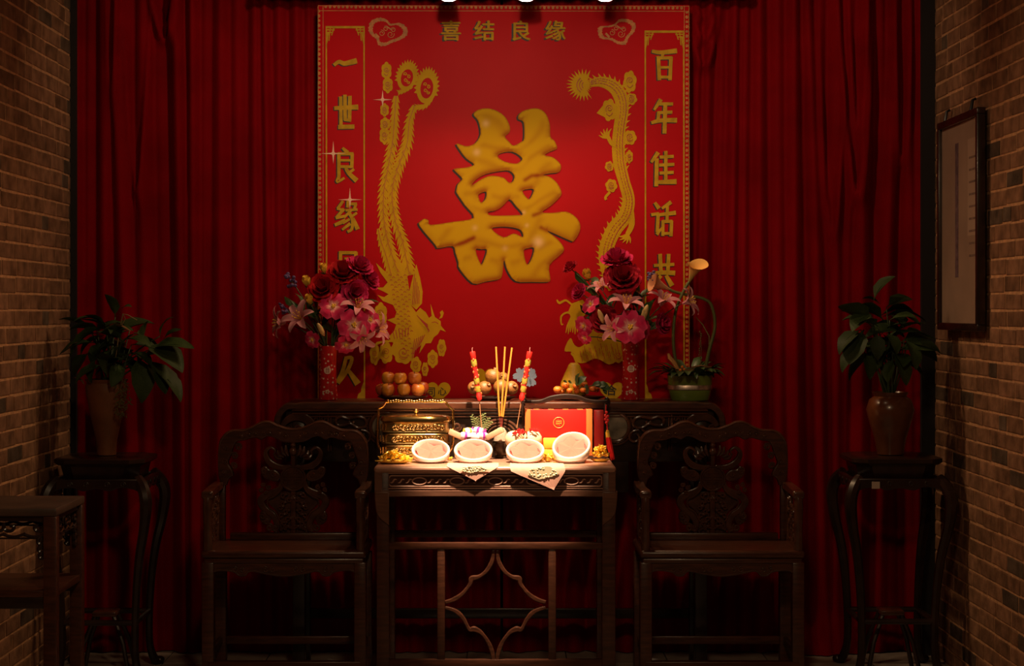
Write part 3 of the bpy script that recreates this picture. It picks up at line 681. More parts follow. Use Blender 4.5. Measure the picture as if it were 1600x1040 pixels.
# framed panels either side
for sgn in (-1, 1):
    def mx(px): return ax(px) if sgn > 0 else (aL+aR-ax(px))
    for k in range(2):
        e = 4*k
        m = M()
        for (a, b) in (((965+e, 645+e), (1050-e, 645+e)), ((1050-e, 645+e), (1050-e, 705))):
            m.tube([(mx(a[0]), fy+.004, az(a[1])), (mx(b[0]), fy+.004, az(b[1]))], .0035, 6)
        ob('panel_frame', m, WOODC, alt)
    # round marble inlay in a ring
    c = (mx(961), az(667))
    ob('marble_disc', M().plate([circ(c, .050, 32)], fy-.001, fy+.008, .003), 'MARBLE', alt) if False else None
    ob('inlay_disc', M().plate([circ(c, .050, 32)], fy-.002, fy+.008, .003), mat('grey_marble_inlay', (.20, .17, .13), .35, var=.5, vscale=22) if sgn < 0 else bpy.data.materials['grey_marble_inlay'], alt)
    ob('inlay_ring', M().tube(p3(circ(c, .056, 36), fy), .008, 8, True).tube(p3(circ(c, .070, 36), fy+.004), .0045, 6, True), WOODC, alt)
    # cloud scroll fretwork
    k1 = cr([(990, 664), (992, 655), (1003, 651), (1018, 654), (1030, 651), (1038, 656), (1035, 664), (1024, 664), (1015, 662), (1005, 668), (996, 668)], 5, True)
    m = M().tube([(mx(q[0]), fy, az(q[1])) for q in k1], .0065, 8, True)
    for pts in ([(998, 672), (990, 674), (984, 680), (986, 688), (994, 690), (1000, 684), (996, 678)], [(1003, 671), (1012, 676), (1022, 672), (1032, 674)], [(1010, 658), (1013, 662), (1018, 658)], [(1004, 680), (1014, 686), (1024, 682), (1034, 686)]):
        m.tube([(mx(q[0]), fy, az(q[1])) for q in cr(pts, 5)], .0055, 8)
    ob('cloud_scroll', m, WOODC, alt)
    # pair of small fret panels
    m = M()
    for px in (1057, 1073):
        m.tube([(mx(px-6), fy, az(648)), (mx(px+6), fy, az(648)), (mx(px+6), fy, az(678)), (mx(px-6), fy, az(678))], .002, 6, True)
        m.tube(p3(spiral((mx(px), az(655)), .010, .003, 0, 1.2, 14), fy), .003, 6).ball((mx(px), fy, az(668)), .008, .005, .008)
    ob('fret_panel', m, WOODC, alt)
    # moon shaped end carving with pierced foliage
    c = (mx(1098), az(676))
    moon = ribbon([(c[0]+.062*math.cos(t)*1.0, c[1]+.062*math.sin(t)) for t in np.linspace(PI*1.05 if sgn > 0 else -.05*PI, .12*PI if sgn > 0 else .88*PI, 22)], [.03, .036, .036, .03, .02])
    ob('moon_carving', M().plate([moon], fy-.006, fy+.012, .004), WOODC, alt)
    m = M(); r = random.Random(5)
    for k in range(9):
        q = (c[0]+sgn*r.uniform(-.035, .075), c[1]+r.uniform(-.045, .022)); m.tube(p3(spiral(q, .015, .003, r.uniform(0, 6), 1.3*sgn, 14), fy), .0045, 6); m.ball((q[0], fy-.002, q[1]), .007)
    ob('pierced_foliage', m, WOODC, alt)
m = M(); c = (cyc, az(672))
for k in range(4): m.tube(p3([(c[0]+(.075+k*.0)*math.cos(t)*(1-.2*k), c[1]-.02+.06*math.sin(t)*(1-.2*k)) for t in np.linspace(.05*PI, .95*PI, 20)], fy), .005-.0006*k, 7)
for sg in (-1, 1):
    for (dx, dz, r_) in ((.10, -.01, .025), (.135, -.02, .02), (.06, -.045, .018), (.165, .012, .018)): m.tube(p3(spiral((c[0]+sg*dx, c[1]+dz), r_, .005, 0, 1.4*sg, 18), fy), .005, 7)
ob('centre_carving', m, WOODC, alt)
for xx in (aL+.10, aR-.10):
    for yy in (ay0+.045, ay1-.045): ob('leg', M().box(xx-.024, xx+.024, yy-.022, yy+.022, 0, AZ-.02, .004), WOODB, alt)
ob('stretcher', M().box(aL+.10, aR-.10, ay1-.055, ay1-.035, .17, .21, .003), WOODB, alt)

# ---------------------------------------------------------------- offering table in front of it
OF, OB_ = 6.48, 6.875
OZ = Z(728, OF)
oc = (OF+OB_)/2
ot = thing('offering_table', (X(774, OF), oc, 0), 'dark carved offering table with white bowls set out on its lit top', 'table')
oy0, oy1 = OF-oc, OB_-oc; ox0 = X(774, OF)
def tx(px): return X(px, OF)-ox0
def tz(py): return Z(py, OF)
xl, xr = tx(584), tx(963)
ob('tabletop', M().box(xl, xr, oy0, oy1, OZ-.026, OZ, .013, seg=4), WOODLIT, ot)
# apron frame with sunk panel
m = M()
out = [(xl+.002, tz(734)), (xl+.002, tz(768)), (tx(600), tz(776)), (tx(948), tz(776)), (xr-.002, tz(768)), (xr-.002, tz(734))]
hole = [(tx(597), tz(737)), (tx(597), tz(766)), (tx(951), tz(766)), (tx(951), tz(737))]
m.plate([out, hole], oy0+.004, oy0+.03, .003)
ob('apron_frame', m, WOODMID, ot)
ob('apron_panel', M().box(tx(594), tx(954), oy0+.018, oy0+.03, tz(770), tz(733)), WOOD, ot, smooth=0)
m = M(); yy = oy0+.014
for (a, b) in ((739.5, 739.5), (763.5, 763.5)): m.box(tx(598), tx(950), oy0+.008, oy0+.02, tz(a)-.002, tz(a)+.002, .0015)
ob('bead_moulding', m, WOODLIT, ot)
rr = []
for (cx_, cy_, a0) in ((936, 748.5, -90), (936, 755, 0), (612, 755, 90), (612, 748.5, 180)):
    for k in range(5):
        a = math.radians(a0+k*22.5); rr.append((tx(cx_+5*math.cos(a)), yy, tz(cy_+5*math.sin(a))))
ob('carved_border', M().tube(rr, .0032, 6, True), WOODLIT, ot)
m = M(); eyes = [655, 714, 774, 834, 893]
for e in eyes:
    m.tube([(tx(e+11*math.cos(t)), yy-.001, tz(752+5.5*math.sin(t))) for t in np.linspace(0, 2*PI, 20, endpoint=False)], .0030, 6, True)
for a, b in zip([608]+[e+11 for e in eyes], [e-11 for e in eyes]+[940]):
    n = 3 if b-a < 45 else 4
    for k in range(n):
        u = lerp(a, b, (k+.1)/n); v = lerp(a, b, (k+.95)/n)
        m.tube([(tx(q[0]), yy-.001, tz(q[1])) for q in cr([(u, 754.5), (lerp(u, v, .35), 754), (lerp(u, v, .65), 749.5), (v, 749.5)], 4)], [.0016, .0034, .0034, .0016], 6)
ob('twisted_rope_carving', m, WOODLIT, ot)
for sx, px0, px1 in ((1, 588, 608), (-1, 962, 941)):
    for yy_ in (oy0+.030, oy1-.022):
        a, b = sorted((tx(px0), tx(px1)))
        m = M().box(a, b, yy_-.022, yy_+.022, 0, OZ-.02, .004)
        ob('leg', m, WOOD, ot)
    m = M(); e0, e1, e2 = tx(px0-sx*3), tx(px1), tx(px0+sx*2)
    po = cr([(e0, tz(768)), (e0+sx*.002, tz(785)), (e2, tz(805)), (tx(px1+sx*(-2)), tz(820))], 5)+[(e1, tz(824)), (e1, tz(768))]
    m.plate([po], oy0+.001, oy0+.04, .004); ob('leg_bracket', m, WOODMID, ot)
ob('rail', M().box(tx(606), tx(943), oy0+.012, oy0+.034, tz(859), tz(848), .003), WOOD, ot)
ob('rail', M().box(tx(606), tx(943), oy1-.034, oy1-.012, tz(859), tz(848), .003), WOOD, ot)
for px in (598, 952): ob('rail', M().box(tx(px)-.011, tx(px)+.011, oy0+.03, oy1-.03, tz(859), tz(848), .003), WOOD, ot)
ob('rail', M().box(tx(606), tx(943), oy0+.012, oy0+.034, tz(1046), tz(1031), .003), WOOD, ot)
for px in (689, 863): ob('lattice_post', M().box(tx(px-6), tx(px+6), oy0+.014, oy0+.032, tz(1032), tz(857), .003), WOOD, ot)
for sg in (-1, 1):
    def qx(px): return tx(774+sg*(774-px))
    up = cr([(771, 860), (769, 877), (760, 893), (748, 902), (737, 905), (734, 914), (722, 929), (708, 938), (695, 942)], 6)
    lo = cr([(695, 950), (712, 956), (724, 968), (733, 984), (741, 984), (752, 990), (763, 1005), (769, 1020), (771, 1032)], 6)
    for pth in (up, lo):
        po = ribbon([(qx(q[0]), tz(q[1])) for q in pth], [.012, .016, .012, .020, .012, .016, .013])
        ob('lattice_curve', M().plate([po], oy0+.016, oy0+.030, .003), WOOD, ot)

# ---------------------------------------------------------------- master's chairs
CF, CB = 6.53, 6.83
def make_chair(px_back):
    zs = 0.519
    root = thing('carved_armchair', (0, CF, 0), 'x', 'chair')
    D = CB-CF
    def seat_px(v): return (v-1129)*CF/FOC                # measured on the chair at the tall porcelain side
    hw = 129*CF/FOC
    m = M().box(-hw, hw, 0, D+.06, zs-.030, zs, .012, seg=3)
    m.box(-hw+.01, hw-.01, .006, D+.055, zs-.048, zs-.030, .006)
    ob('seat', m, WOOD, root)
    def cz(py): return Z(py, CF)
    edge = cr([(-hw+.03, cz(900)), (-hw+.06, cz(893)), (-hw+.115, cz(895)), (-hw+.135, cz(901)), (-hw+.16, cz(901)), (-hw+.18, cz(894)), (-.06, cz(899)), (0, cz(902)), (.06, cz(899)), (hw-.18, cz(894)), (hw-.16, cz(901)), (hw-.135, cz(901)), (hw-.115, cz(895)), (hw-.06, cz(893)), (hw-.03, cz(900))], 4)
    po = [(-hw+.02, zs-.045)]+edge+[(hw-.02, zs-.045)]
    ob('apron', M().plate([po], .014, .032, .003), WOOD, root)
    m = M()
    for k in range(4):
        xx = -.165+.11*k
        for sg in (-1, 1): m.tube([(q[0], .012, q[1]) for q in spiral((xx+sg*.014, cz(890)), .011, .003, PI/2, sg*1.3, 14)], .0024, 6)
    m.tube([(q[0], .013, q[1]+.006) for q in edge], .0022, 6)
    ob('apron_carving', m, WOODC, root)
    for sx in (-1, 1):
        ob('apron_side', M().box(sx*(hw-.03)-.008, sx*(hw-.03)+.008, .03, D+.03, zs-.09, zs-.045, .003), WOOD, root)
        ob('leg', M().box(sx*(hw-.023)-.022, sx*(hw-.023)+.022, .008, .05, 0, zs-.045, .005), WOOD, root)
        ob('leg', M().box(sx*(hw-.023)-.022, sx*(hw-.023)+.022, D, D+.042, 0, zs-.045, .005), WOOD, root)
        ob('stretcher', M().box(sx*(hw-.023)-.009, sx*(hw-.023)+.009, .04, D+.01, .12, .15, .003), WOOD, root)
    ob('foot_rail', M().box(-hw+.02, hw-.02, .006, .040, cz(1046), cz(1034), .004), WOOD, root)
    ob('stretcher', M().box(-hw+.02, hw-.02, D+.01, D+.03, .12, .15, .003), WOOD, root)
    # back: everything in its own plane; pixel positions relative to the back centre 1110
    bd = CF+D
    def b(px, py): return ((px-1110)*bd/FOC, Z(py, bd))
    by = D
    half = [(1110, 669), (1120, 668), (1135, 663), (1147, 657.5), (1160, 658), (1174, 665), (1187, 670), (1205, 671), (1215, 675), (1222, 683), (1226, 692), (1228, 715), (1227, 742), (1222, 758)]
    inn = [(1214, 758), (1210, 748), (1203, 742), (1206, 732), (1211, 722), (1206, 708), (1203, 698), (1198, 690), (1186, 688), (1170, 684), (1160, 687), (1150, 682), (1140, 684), (1128, 690), (1110, 692)]
    o_ = cr(half, 4); i_ = cr(inn, 4)
    right = [b(*q) for q in o_+i_]
    left = [(-q[0], q[1]) for q in [b(*q) for q in (o_+i_)]]
    poly = [b(*q) for q in o_]+[b(*q) for q in i_]+[(-b(*q)[0], b(*q)[1]) for q in i_[::-1]][1:]+[(-b(*q)[0], b(*q)[1]) for q in o_[::-1]][:-1]
    ob('crest_frame', M().plate([poly], by, by+.030, .006), WOOD, root)
    m = M()
    m.tube([(q[0]*.985, by-.001, q[1]-.006) for q in [(-b(*q)[0], b(*q)[1]) for q in o_[::-1]][6:]+[b(*q) for q in o_][:-6]], .0025, 6)
    for sg in (-1, 1):
        for (px, py, r_) in ((1121, 681, .010), (1130, 677, .010), (1168, 677, .010), (1178, 678, .011), (1146, 676, .009), (1155, 676, .009), (1190, 681, .008), (1216, 722, .011), (1217, 738, .009), (1215, 700, .009)):
            q = b(px, py); m.tube([(sg*a[0], by-.001, a[1]) for a in spiral(q, r_, .003, 0, 1.4, 16)], .0030, 6); m.ball((sg*q[0], by-.002, q[1]), .004)
    ob('crest_carving', m, WOODC, root)
    for sg in (-1, 1):
        ob('back_post', M().box(sg*b(1222, 700)[0]-.014, sg*b(1222, 700)[0]+.014, by+.004, by+.03, zs-.01, b(0, 752)[1], .005), WOOD, root)
        m = M()                                             # pierced corner brackets inside the frame
        for (px, py, r_) in ((1196, 698, .014), (1202, 712, .013), (1203, 728, .013)):
            q = b(px, py); m.tube([(sg*a[0], by+.012, a[1]) for a in spiral(q, r_, .003, .5, 1.5, 18)], .0045, 6)
        ob('corner_bracket', m, WOODC, root)
    ob('back_rail', M().box(b(1012, 0)[0], b(1212, 0)[0], by-.004, by+.028, zs-.002, b(0, 832)[1], .004), WOOD, root)
    # carved splat
    m = M()
    y = by+.010
    for sg in (-1, 1):
        def s(px, py): q = b(px, py); return (sg*q[0], q[1])
        # bat wings: fat crescent curling outward with fan of feathers
        po = ribbon([s(*q) for q in cr([(1114, 727), (1126, 730), (1140, 727), (1150, 718), (1153, 706), (1146, 699), (1138, 704), (1141, 711)], 5)], [.006, .020, .027, .024, .017, .012, .010, .004])
        m.plate([po], y-.010, y+.012, .005)
        for (p0, p1, p2) in (((1117, 712), (1121, 704), (1121, 695)), ((1121, 712), (1126, 706), (1128, 697)), ((1124, 714), (1132, 710), (1134, 703)), ((1127, 717), (1135, 715), (1139, 710))):
            m.tube(p3(cr([s(*p0), s(*p1), s(*p2)], 4), y-.008), [.003, .0085, .003], 7)
        # clouds beside the medallion
        m.plate([[s(*q) for q in cr([(1130, 742), (1138, 734), (1147, 733), (1153, 728), (1160, 731), (1160, 740), (1153, 748), (1140, 752), (1132, 750)], 4, True)]], y-.008, y+.012, .005)
        for q, r_ in (((1155, 736), .012), ((1141, 741), .011), ((1157, 757), .008), ((1149, 761), .009), ((1160, 765), .008), ((1152, 769), .007)): m.tube(p3(spiral(s(*q), r_, .003, 1, 1.4*sg, 16), y-.009), .0038, 6)
        # S shaped ribbon frame
        po = ribbon([s(*q) for q in cr([(1128, 752), (1131, 763), (1142, 770), (1155, 775), (1161, 784), (1155, 795), (1145, 802), (1137, 812), (1136, 824), (1140, 831)], 6)], [.014, .024, .030, .030, .028, .026, .026, .024, .02])
        m.plate([po], y-.006, y+.012, .005)
        m.tube(p3(cr([s(1126, 757), s(1131, 768), s(1141, 776), s(1149, 780), s(1149, 792), s(1138, 800), s(1130, 814)], 5), y-.007), .0035, 6)
        for q, r_ in (((1147, 824), .015), ((1139, 826), .010), ((1158, 806), .014), ((1152, 815), .010)): m.tube(p3(spiral(s(*q), r_, .003, 2, 1.4*sg, 16), y-.005), .005, 6)
        m.plate([[s(*q) for q in cr([(1144, 806), (1158, 798), (1163, 806), (1160, 816), (1150, 820)], 4, True)]], y-.002, y+.012, .004)
        r = random.Random(9)
        for k in range(9):
            q = (1112+r.uniform(0, 20), 772+k*6.2); m.ball((s(*q)[0], y-.004, s(*q)[1]), r.uniform(.007, .013), .009, r.uniform(.005, .009)); m.tube(p3(spiral(s(q[0]+4, q[1]+2), .010, .003, r.uniform(0, 6), 1.2*sg, 12), y-.006), .0034, 6)
        m.tube(p3(cr([s(1110, 826), s(1120, 823), s(1130, 828)], 5), y-.004), .006, 7)
    m.ball((0, y-.008, b(0, 705)[1]), .015, .012, .017); m.ball((0, y-.008, b(0, 695)[1]), .010, .009, .009); m.tube(p3([b(1110, 690), b(1110, 730)], y), .009, 8)
    m.ball((0, y-.004, b(0, 776)[1]), .012, .009, .010); m.tube(p3([b(1110, 764), b(1110, 832)], y+.004), .012, 8)
    m.plate([[b(*q) for q in cr([(1082, 770), (1138, 770), (1150, 785), (1132, 805), (1132, 832), (1088, 832), (1088, 805), (1070, 785)], 3, True)]], y+.006, y+.014, .002)
    ob('carved_splat', m, WOODC, root)
    c = b(1110, 747); m = M().plate([circ(c, .048, 36)], y-.006, y+.012, .003)
    m.tube(p3(circ(c, .046, 36), y-.007), .0045, 7, True).tube(p3(circ(c, .037, 32), y-.007), .002, 6, True)
    for dz, h in ((.006, .036), (-.006, .036), (.020, .020), (-.020, .020)): m.tube(p3([(c[0]-h, c[1]+dz), (c[0]+h, c[1]+dz)], y-.007), .0024, 6)
    m.tube(p3([(c[0], c[1]+.036), (c[0], c[1]-.036)], y-.007), .0024, 6)
    for sx in (-1, 1):
        for sz in (-1, 1): m.tube(p3([(c[0]+sx*.010, c[1]+sz*.028), (c[0]+sx*.022, c[1]+sz*.028), (c[0]+sx*.022, c[1]+sz*.014), (c[0]+sx*.010, c[1]+sz*.014)], y-.007), .0022, 6)
    ob('longevity_medallion', m, WOODC, root)
    # arms with carved side panels
    for sg in (-1, 1):
        xa = sg*(hw-.022); xb_ = sg*(b(1222, 0)[0]+.008)
        zt = b(0, 757)[1]
        path = cr([(xb_, by+.02, zt+.002), (lerp(xb_, xa, .5)+sg*.004, by*.55, zt-.004), (xa, .055, zt-.004), (xa, .020, zt-.006)], 5)
        m = M()
        for q0, q1 in zip(path[:-1], path[1:]):
            m.add([(q0[0]-.018, q0[1], q0[2]-.012), (q0[0]+.018, q0[1], q0[2]-.012), (q0[0]+.018, q0[1], q0[2]+.010), (q0[0]-.018, q0[1], q0[2]+.010),
                   (q1[0]-.018, q1[1], q1[2]-.012), (q1[0]+.018, q1[1], q1[2]-.012), (q1[0]+.018, q1[1], q1[2]+.010), (q1[0]-.018, q1[1], q1[2]+.010)],
                  [(0, 1, 5, 4), (1, 2, 6, 5), (2, 3, 7, 6), (3, 0, 4, 7)])
        m.box(xa-.022, xa+.022, .004, .03, zt-.024, zt+.006, .009, seg=3)
        ob('arm', m, WOODC, root)
        m = M().tube([(xa, .018, zt-.02), (xa, .012, lerp(zt, zs, .25)), (xa, .016, lerp(zt, zs, .6)), (xa, .022, zs-.002)], [.016, .017, .015, .017], 10)
        ob('arm_post', m, WOODC, root)
        m = M(); r = random.Random(3)
        m.add([(xa-.004*sg, .03, zs), (xb_-.004*sg, by, zs), (xb_-.004*sg, by, zs+.02), (xa-.004*sg, .03, zs+.02), (xa+.006*sg, .03, zs), (xb_+.006*sg, by, zs), (xb_+.006*sg, by, zs+.02), (xa+.006*sg, .03, zs+.02)],
              [(0, 1, 2, 3), (7, 6, 5, 4), (3, 2, 6, 7), (0, 4, 5, 1)])
        for k in range(16):
            t = r.uniform(.14, .9); zz = lerp(zs+.03, zt-.03, (k+.5)/16); px_ = lerp(xa, xb_, t); yy = lerp(.03, by, t)
            sp = spiral((0, 0), r.uniform(.014, .024), .004, r.uniform(0, 6), 1.3*r.choice((-1, 1)), 14)
            m.tube([(px_+q[0]*.12, yy+q[0], zz+q[1]*.8) for q in sp], .006, 6)
        for t in (.18, .5, .82): m.tube([(lerp(xa, xb_, t), lerp(.03, by, t), zs+.01), (lerp(xa, xb_, t+.03), lerp(.03, by, t+.03), (zs+zt)/2), (lerp(xa, xb_, t), lerp(.03, by, t), zt-.01)], .006, 6)
        ob('arm_panel', m, WOODC, root)
    return root
ch = make_chair(1110)
ch.location = (X(1129, CF), CF, 0); ch['label'] = 'carved dark rosewood armchair beside the table corner with the red tassel'; ch['group'] = 'carved armchairs beside the offering table'
c2 = dup(ch); c2.location = (X(443, CF), CF, 0); c2['label'] = 'carved dark rosewood armchair beside the table end with the gold lunch box'

# ---------------------------------------------------------------- plant stands
def plant_stand(xc, yc, label, sticker):
    root = thing('plant_stand', (xc, yc, 0), label, 'plant stand', 'tall plant stands by the walls')
    zt = 0.835; h = .172
    def oct_(e, c=.05): return [(-h+c-e, -h-e), (h-c+e, -h-e), (h+e, -h+c-e), (h+e, h-c+e), (h-c+e, h+e), (-h+c-e, h+e), (-h-e, h-c+e), (-h-e, -h+c-e)]
    def slab(e0, e1, z0, z1):
        m = M(); a = oct_(e0); b_ = oct_(e1)
        return m.add([(q[0], q[1], z0) for q in a]+[(q[0], q[1], z1) for q in b_], [tuple(range(7, -1, -1)), tuple(range(8, 16))]+[(i, (i+1) % 8, 8+(i+1) % 8, 8+i) for i in range(8)])
    m = M()
    for s_ in (slab(-.012, 0, zt-.028, zt-.018), slab(0, 0, zt-.018, zt-.004), slab(0, -.008, zt-.004, zt)): m.add(s_.v, s_.f)
    ob('tabletop', m, WOODB, root, smooth=20)
    m = M(); s_ = slab(-.03, -.02, zt-.075, zt-.028); m.add(s_.v, s_.f); ob('waist', m, WOODB, root, smooth=20)
    for k in range(4):
        R = Matrix.Rotation(k*PI/2, 4, 'Z')
        edge = cr([(-h+.0, zt-.135), (-h+.03, zt-.115), (-.09, zt-.108), (-.05, zt-.120), (0, zt-.112), (.05, zt-.120), (.09, zt-.108), (h-.03, zt-.115), (h, zt-.135)], 4)
        m = M().plate([[(-h, zt-.075)]+edge+[(h, zt-.075)]], -h-.006, -h+.014, .004)
        for xx in (-.1, -.04, .04, .1): m.tube(p3(spiral((xx, zt-.095), .011, .003, 0, 1.3, 12), -h-.007), .0028, 6)
        ob('apron', m.xf(R), WOODB, root)
        d = [(.150, zt-.075), (.176, zt-.110), (.190, zt-.165), (.180, zt-.26), (.160, zt-.36), (.146, zt-.48), (.138, .20), (.140, .08), (.158, .015), (.170, .008)]
        pth = [(q[0], -q[0], q[1]) for q in cr([(a, z_) for a, z_ in d], 4)]
        m = M().tube([(q[0], q[1], q[2]) for q in pth], [.020, .024, .024, .020, .018, .016, .015, .015, .018, .014], 8)
        m.ball((.172, -.172, .016), .020, .020, .016)
        ob('leg', m.xf(R), WOODB, root)
        m = M().tube([(-.138, -.138, .215), (.138, -.138, .215)], .011, 8); ob('stretcher', m.xf(R), WOODB, root)
    # small raised shelf on splayed supports between the feet
    ob('foot_shelf', M().box(-.045, .045, -.05, .05, .222, .240, .004), WOODC, root)
    for sx in (-1, 1):
        for sy in (-1, 1): ob('shelf_support', M().tube([(sx*.036, sy*.035, .224), (sx*.075, sy*.055, .12), (sx*.10, sy*.07, 0.0)], .009, 8), WOODB, root)
    if sticker: ob('paper_tag', M().box(-.110, -.080, -h-.016, -h-.0145, zt-.112, zt-.086), mat('white_paper', (.55, .45, .38), .8), root, smooth=0)['label'] = 'small white paper tag'
    return root
plant_stand(1.512, 6.93, 'tall black plant stand with a small white paper tag, by the framed scroll', True)
plant_stand(-1.512, 6.90, 'tall black plant stand in the corner behind the low square side table', False)
# ---------------------------------------------------------------- low square side table at the brick wall
SF, SB = 5.37, 5.74
s0 = X(88, SF)
sd = thing('side_table', ((s0+XL+.02)/2, (SF+SB)/2, 0), 'low square dark side table with open fretwork against the brick wall', 'table')
hx = (s0-(XL+.02))/2; hy = (SB-SF)/2; sz = Z(794, SF)
ob('tabletop', M().box(-hx, hx, -hy, hy, sz-.024, sz, .004), mat('lighter_side_table_wood', (.085, .048, .034), .5, var=.3, vscale=12), sd)  # top in a lighter brown than the legs
ob('frieze', M().box(-hx+.012, hx-.012, -hy+.012, hy-.012, sz-.04, sz-.024), WOODB, sd, smooth=0)
for sx in (-1, 1):
    for sy in (-1, 1): ob('leg', M().box(sx*(hx-.02)-.020, sx*(hx-.02)+.020, sy*(hy-.02)-.020, sy*(hy-.02)+.020, 0, sz-.024, .004), WOOD, sd)
for zz in (.545, .10):
    ob('shelf', M().box(-hx+.006, hx-.006, -hy+.006, hy-.006, zz-.012, zz+.010, .003), WOOD, sd)
    for sy in (-1, 1): ob('rail', M().box(-hx+.03, hx-.03, sy*(hy-.016)-.008, sy*(hy-.016)+.008, zz-.046, zz-.012, .003), WOODB, sd)
for k in range(4):
    R = Matrix.Rotation(k*PI/2, 4, 'Z'); L_ = (hx if k % 2 == 0 else hy)-.04; off = -(hy if k % 2 == 0 else hx)+.02
    m = M(); n = 5
    for i in range(n):
        xx = lerp(-L_, L_, (i+.5)/n); sg = 1 if i % 2 else -1
        m.tube(p3(cr([(xx-sg*.03, sz-.045), (xx-sg*.028, sz-.065), (xx-sg*.008, sz-.070), (xx, sz-.058), (xx-sg*.012, sz-.054)], 4), off), .0055, 6)
        m.tube(p3(cr([(xx-.034, sz-.080), (xx, sz-.088), (xx+.034, sz-.078)], 4), off), .005, 6)
    for sg in (-1, 1):
        for (dz, r_) in ((.10, .018), (.125, .014), (.145, .010)): m.tube(p3(spiral((sg*(L_-.008), sz-dz), r_, .004, 0, 1.5*sg, 16), off), .0055, 6)
    m.tube(p3([(-L_-.02, sz-.092), (L_+.02, sz-.092)], off), .003, 6)
    ob('fretwork', m.xf(R), WOODB, sd)

# ---------------------------------------------------------------- framed scroll on the brick wall
y0_, y1_ = 6.44, 7.03; z0_, z1_ = 1.318, 2.125; xf_ = XR-.014
fs = thing('framed_scroll', (xf_, (y0_+y1_)/2, z0_), 'narrow dark framed scroll hanging on the brick wall', 'picture')
hh = z1_-z0_; hw_ = (y1_-y0_)/2
m = M()
for (a, b_, c_, d_) in ((-hw_, hw_, 0, .028), (-hw_, hw_, hh-.028, hh), (-hw_, -hw_+.026, .02, hh-.02), (hw_-.026, hw_, .02, hh-.02)): m.box(-.032, 0, a, b_, c_, d_, .003)
ob('frame', m, WOODB, fs)
ob('mount', M().box(-.018, -.004, -hw_+.02, hw_-.02, .02, hh-.02), mat('aged_scroll_paper', (.30, .20, .145), .6, var=.15, vscale=4), fs, smooth=0)
m = M()
for k in range(9): m.box(-.0190, -.0181, -hw_+.05, -hw_+.16, hh-.17-k*.045-.004, hh-.17-k*.045+.004)
ob('writing_column', M().box(-.0188, -.0181, .02, .065, .20, hh-.10), mat('faded_purple_ink', (.12, .07, .085), .7, var=.5, vscale=40), fs, smooth=0)
ob('writing_lines', m, mat('faded_grey_ink', (.17, .105, .085), .7, var=.4, vscale=50), fs, smooth=0)
ob('paper_slip', M().box(-.0186, -.0180, -hw_+.035, -hw_+.18, .35, hh-.10), mat('pale_scroll_slip', (.36, .25, .185), .6), fs, smooth=0)
for yy in (.22, -.16): ob('hook', M().tube([(-.02, yy, hh-.004), (-.012, yy, hh+.04), (.0, yy, hh+.045)], .006, 6), METALB, fs)
# ---------------------------------------------------------------- things on the offering table
TZ = OZ
PORC = mat('white_porcelain', (0.74, 0.62, 0.53), 0.22, coat=0.3)
PAPER = mat('pink_folded_paper', (0.32, 0.135, 0.098), 0.75, var=0.08, vscale=30)
REDP = mat('red_paper', (0.55, 0.03, 0.02), 0.6)
CLOTH = mat('pink_napkin_cloth', (0.72, 0.36, 0.27), 0.85, var=0.06, vscale=60)
GOLDF = mat('gold_foil', (0.88, 0.56, 0.07), 0.25, metal=0.45, var=0.12, vscale=40)
GOLDT = mat('gold_thread_print', (0.95, 0.80, 0.50), 0.40, metal=0.2)
BRASS = mat('polished_brass', (0.80, 0.55, 0.22), 0.18, metal=1.0, var=0.1, vscale=15)
BRASSD = mat('aged_brass', (0.36, 0.25, 0.10), 0.32, metal=1.0, var=0.25, vscale=25)
BRONZE = mat('dark_bronze', (0.07, 0.045, 0.028), 0.38, metal=0.7, var=0.4, vscale=20)
REDBOX = mat('bright_red_gift_box', (0.72, 0.012, 0.008), 0.38, var=0.04)
REDDK = mat('dark_red_lacquer', (0.18, 0.006, 0.006), 0.3)
ORB = mat('orange_ribbon', (0.75, 0.16, 0.03), 0.45)
WAX = mat('red_candle_wax', (0.70, 0.02, 0.015), 0.4)
WAXG = mat('green_gold_wax', (0.34, 0.26, 0.03), 0.45)
INC = mat('orange_incense', (0.72, 0.27, 0.03), 0.7)
STICK = mat('bamboo_stick', (0.45, 0.20, 0.09), 0.6)
SILK = mat('red_silk_tassel', (0.62, 0.012, 0.012), 0.5, sheen=0.3)
BUN = mat('steamed_bun', (0.80, 0.62, 0.40), 0.6)
WRAP = mat('white_candy_wrapper', (0.85, 0.70, 0.78), 0.3)
PURP = mat('purple_foil', (0.50, 0.04, 0.38), 0.35)
YEL = mat('yellow_paper', (0.85, 0.52, 0.05), 0.5)
ASH = mat('pale_incense_ash', (0.42, 0.30, 0.22), 0.95, bump=0.3, bscale=150)
GREENS = mat('pale_green_sprig', (0.25, 0.30, 0.11), 0.6)

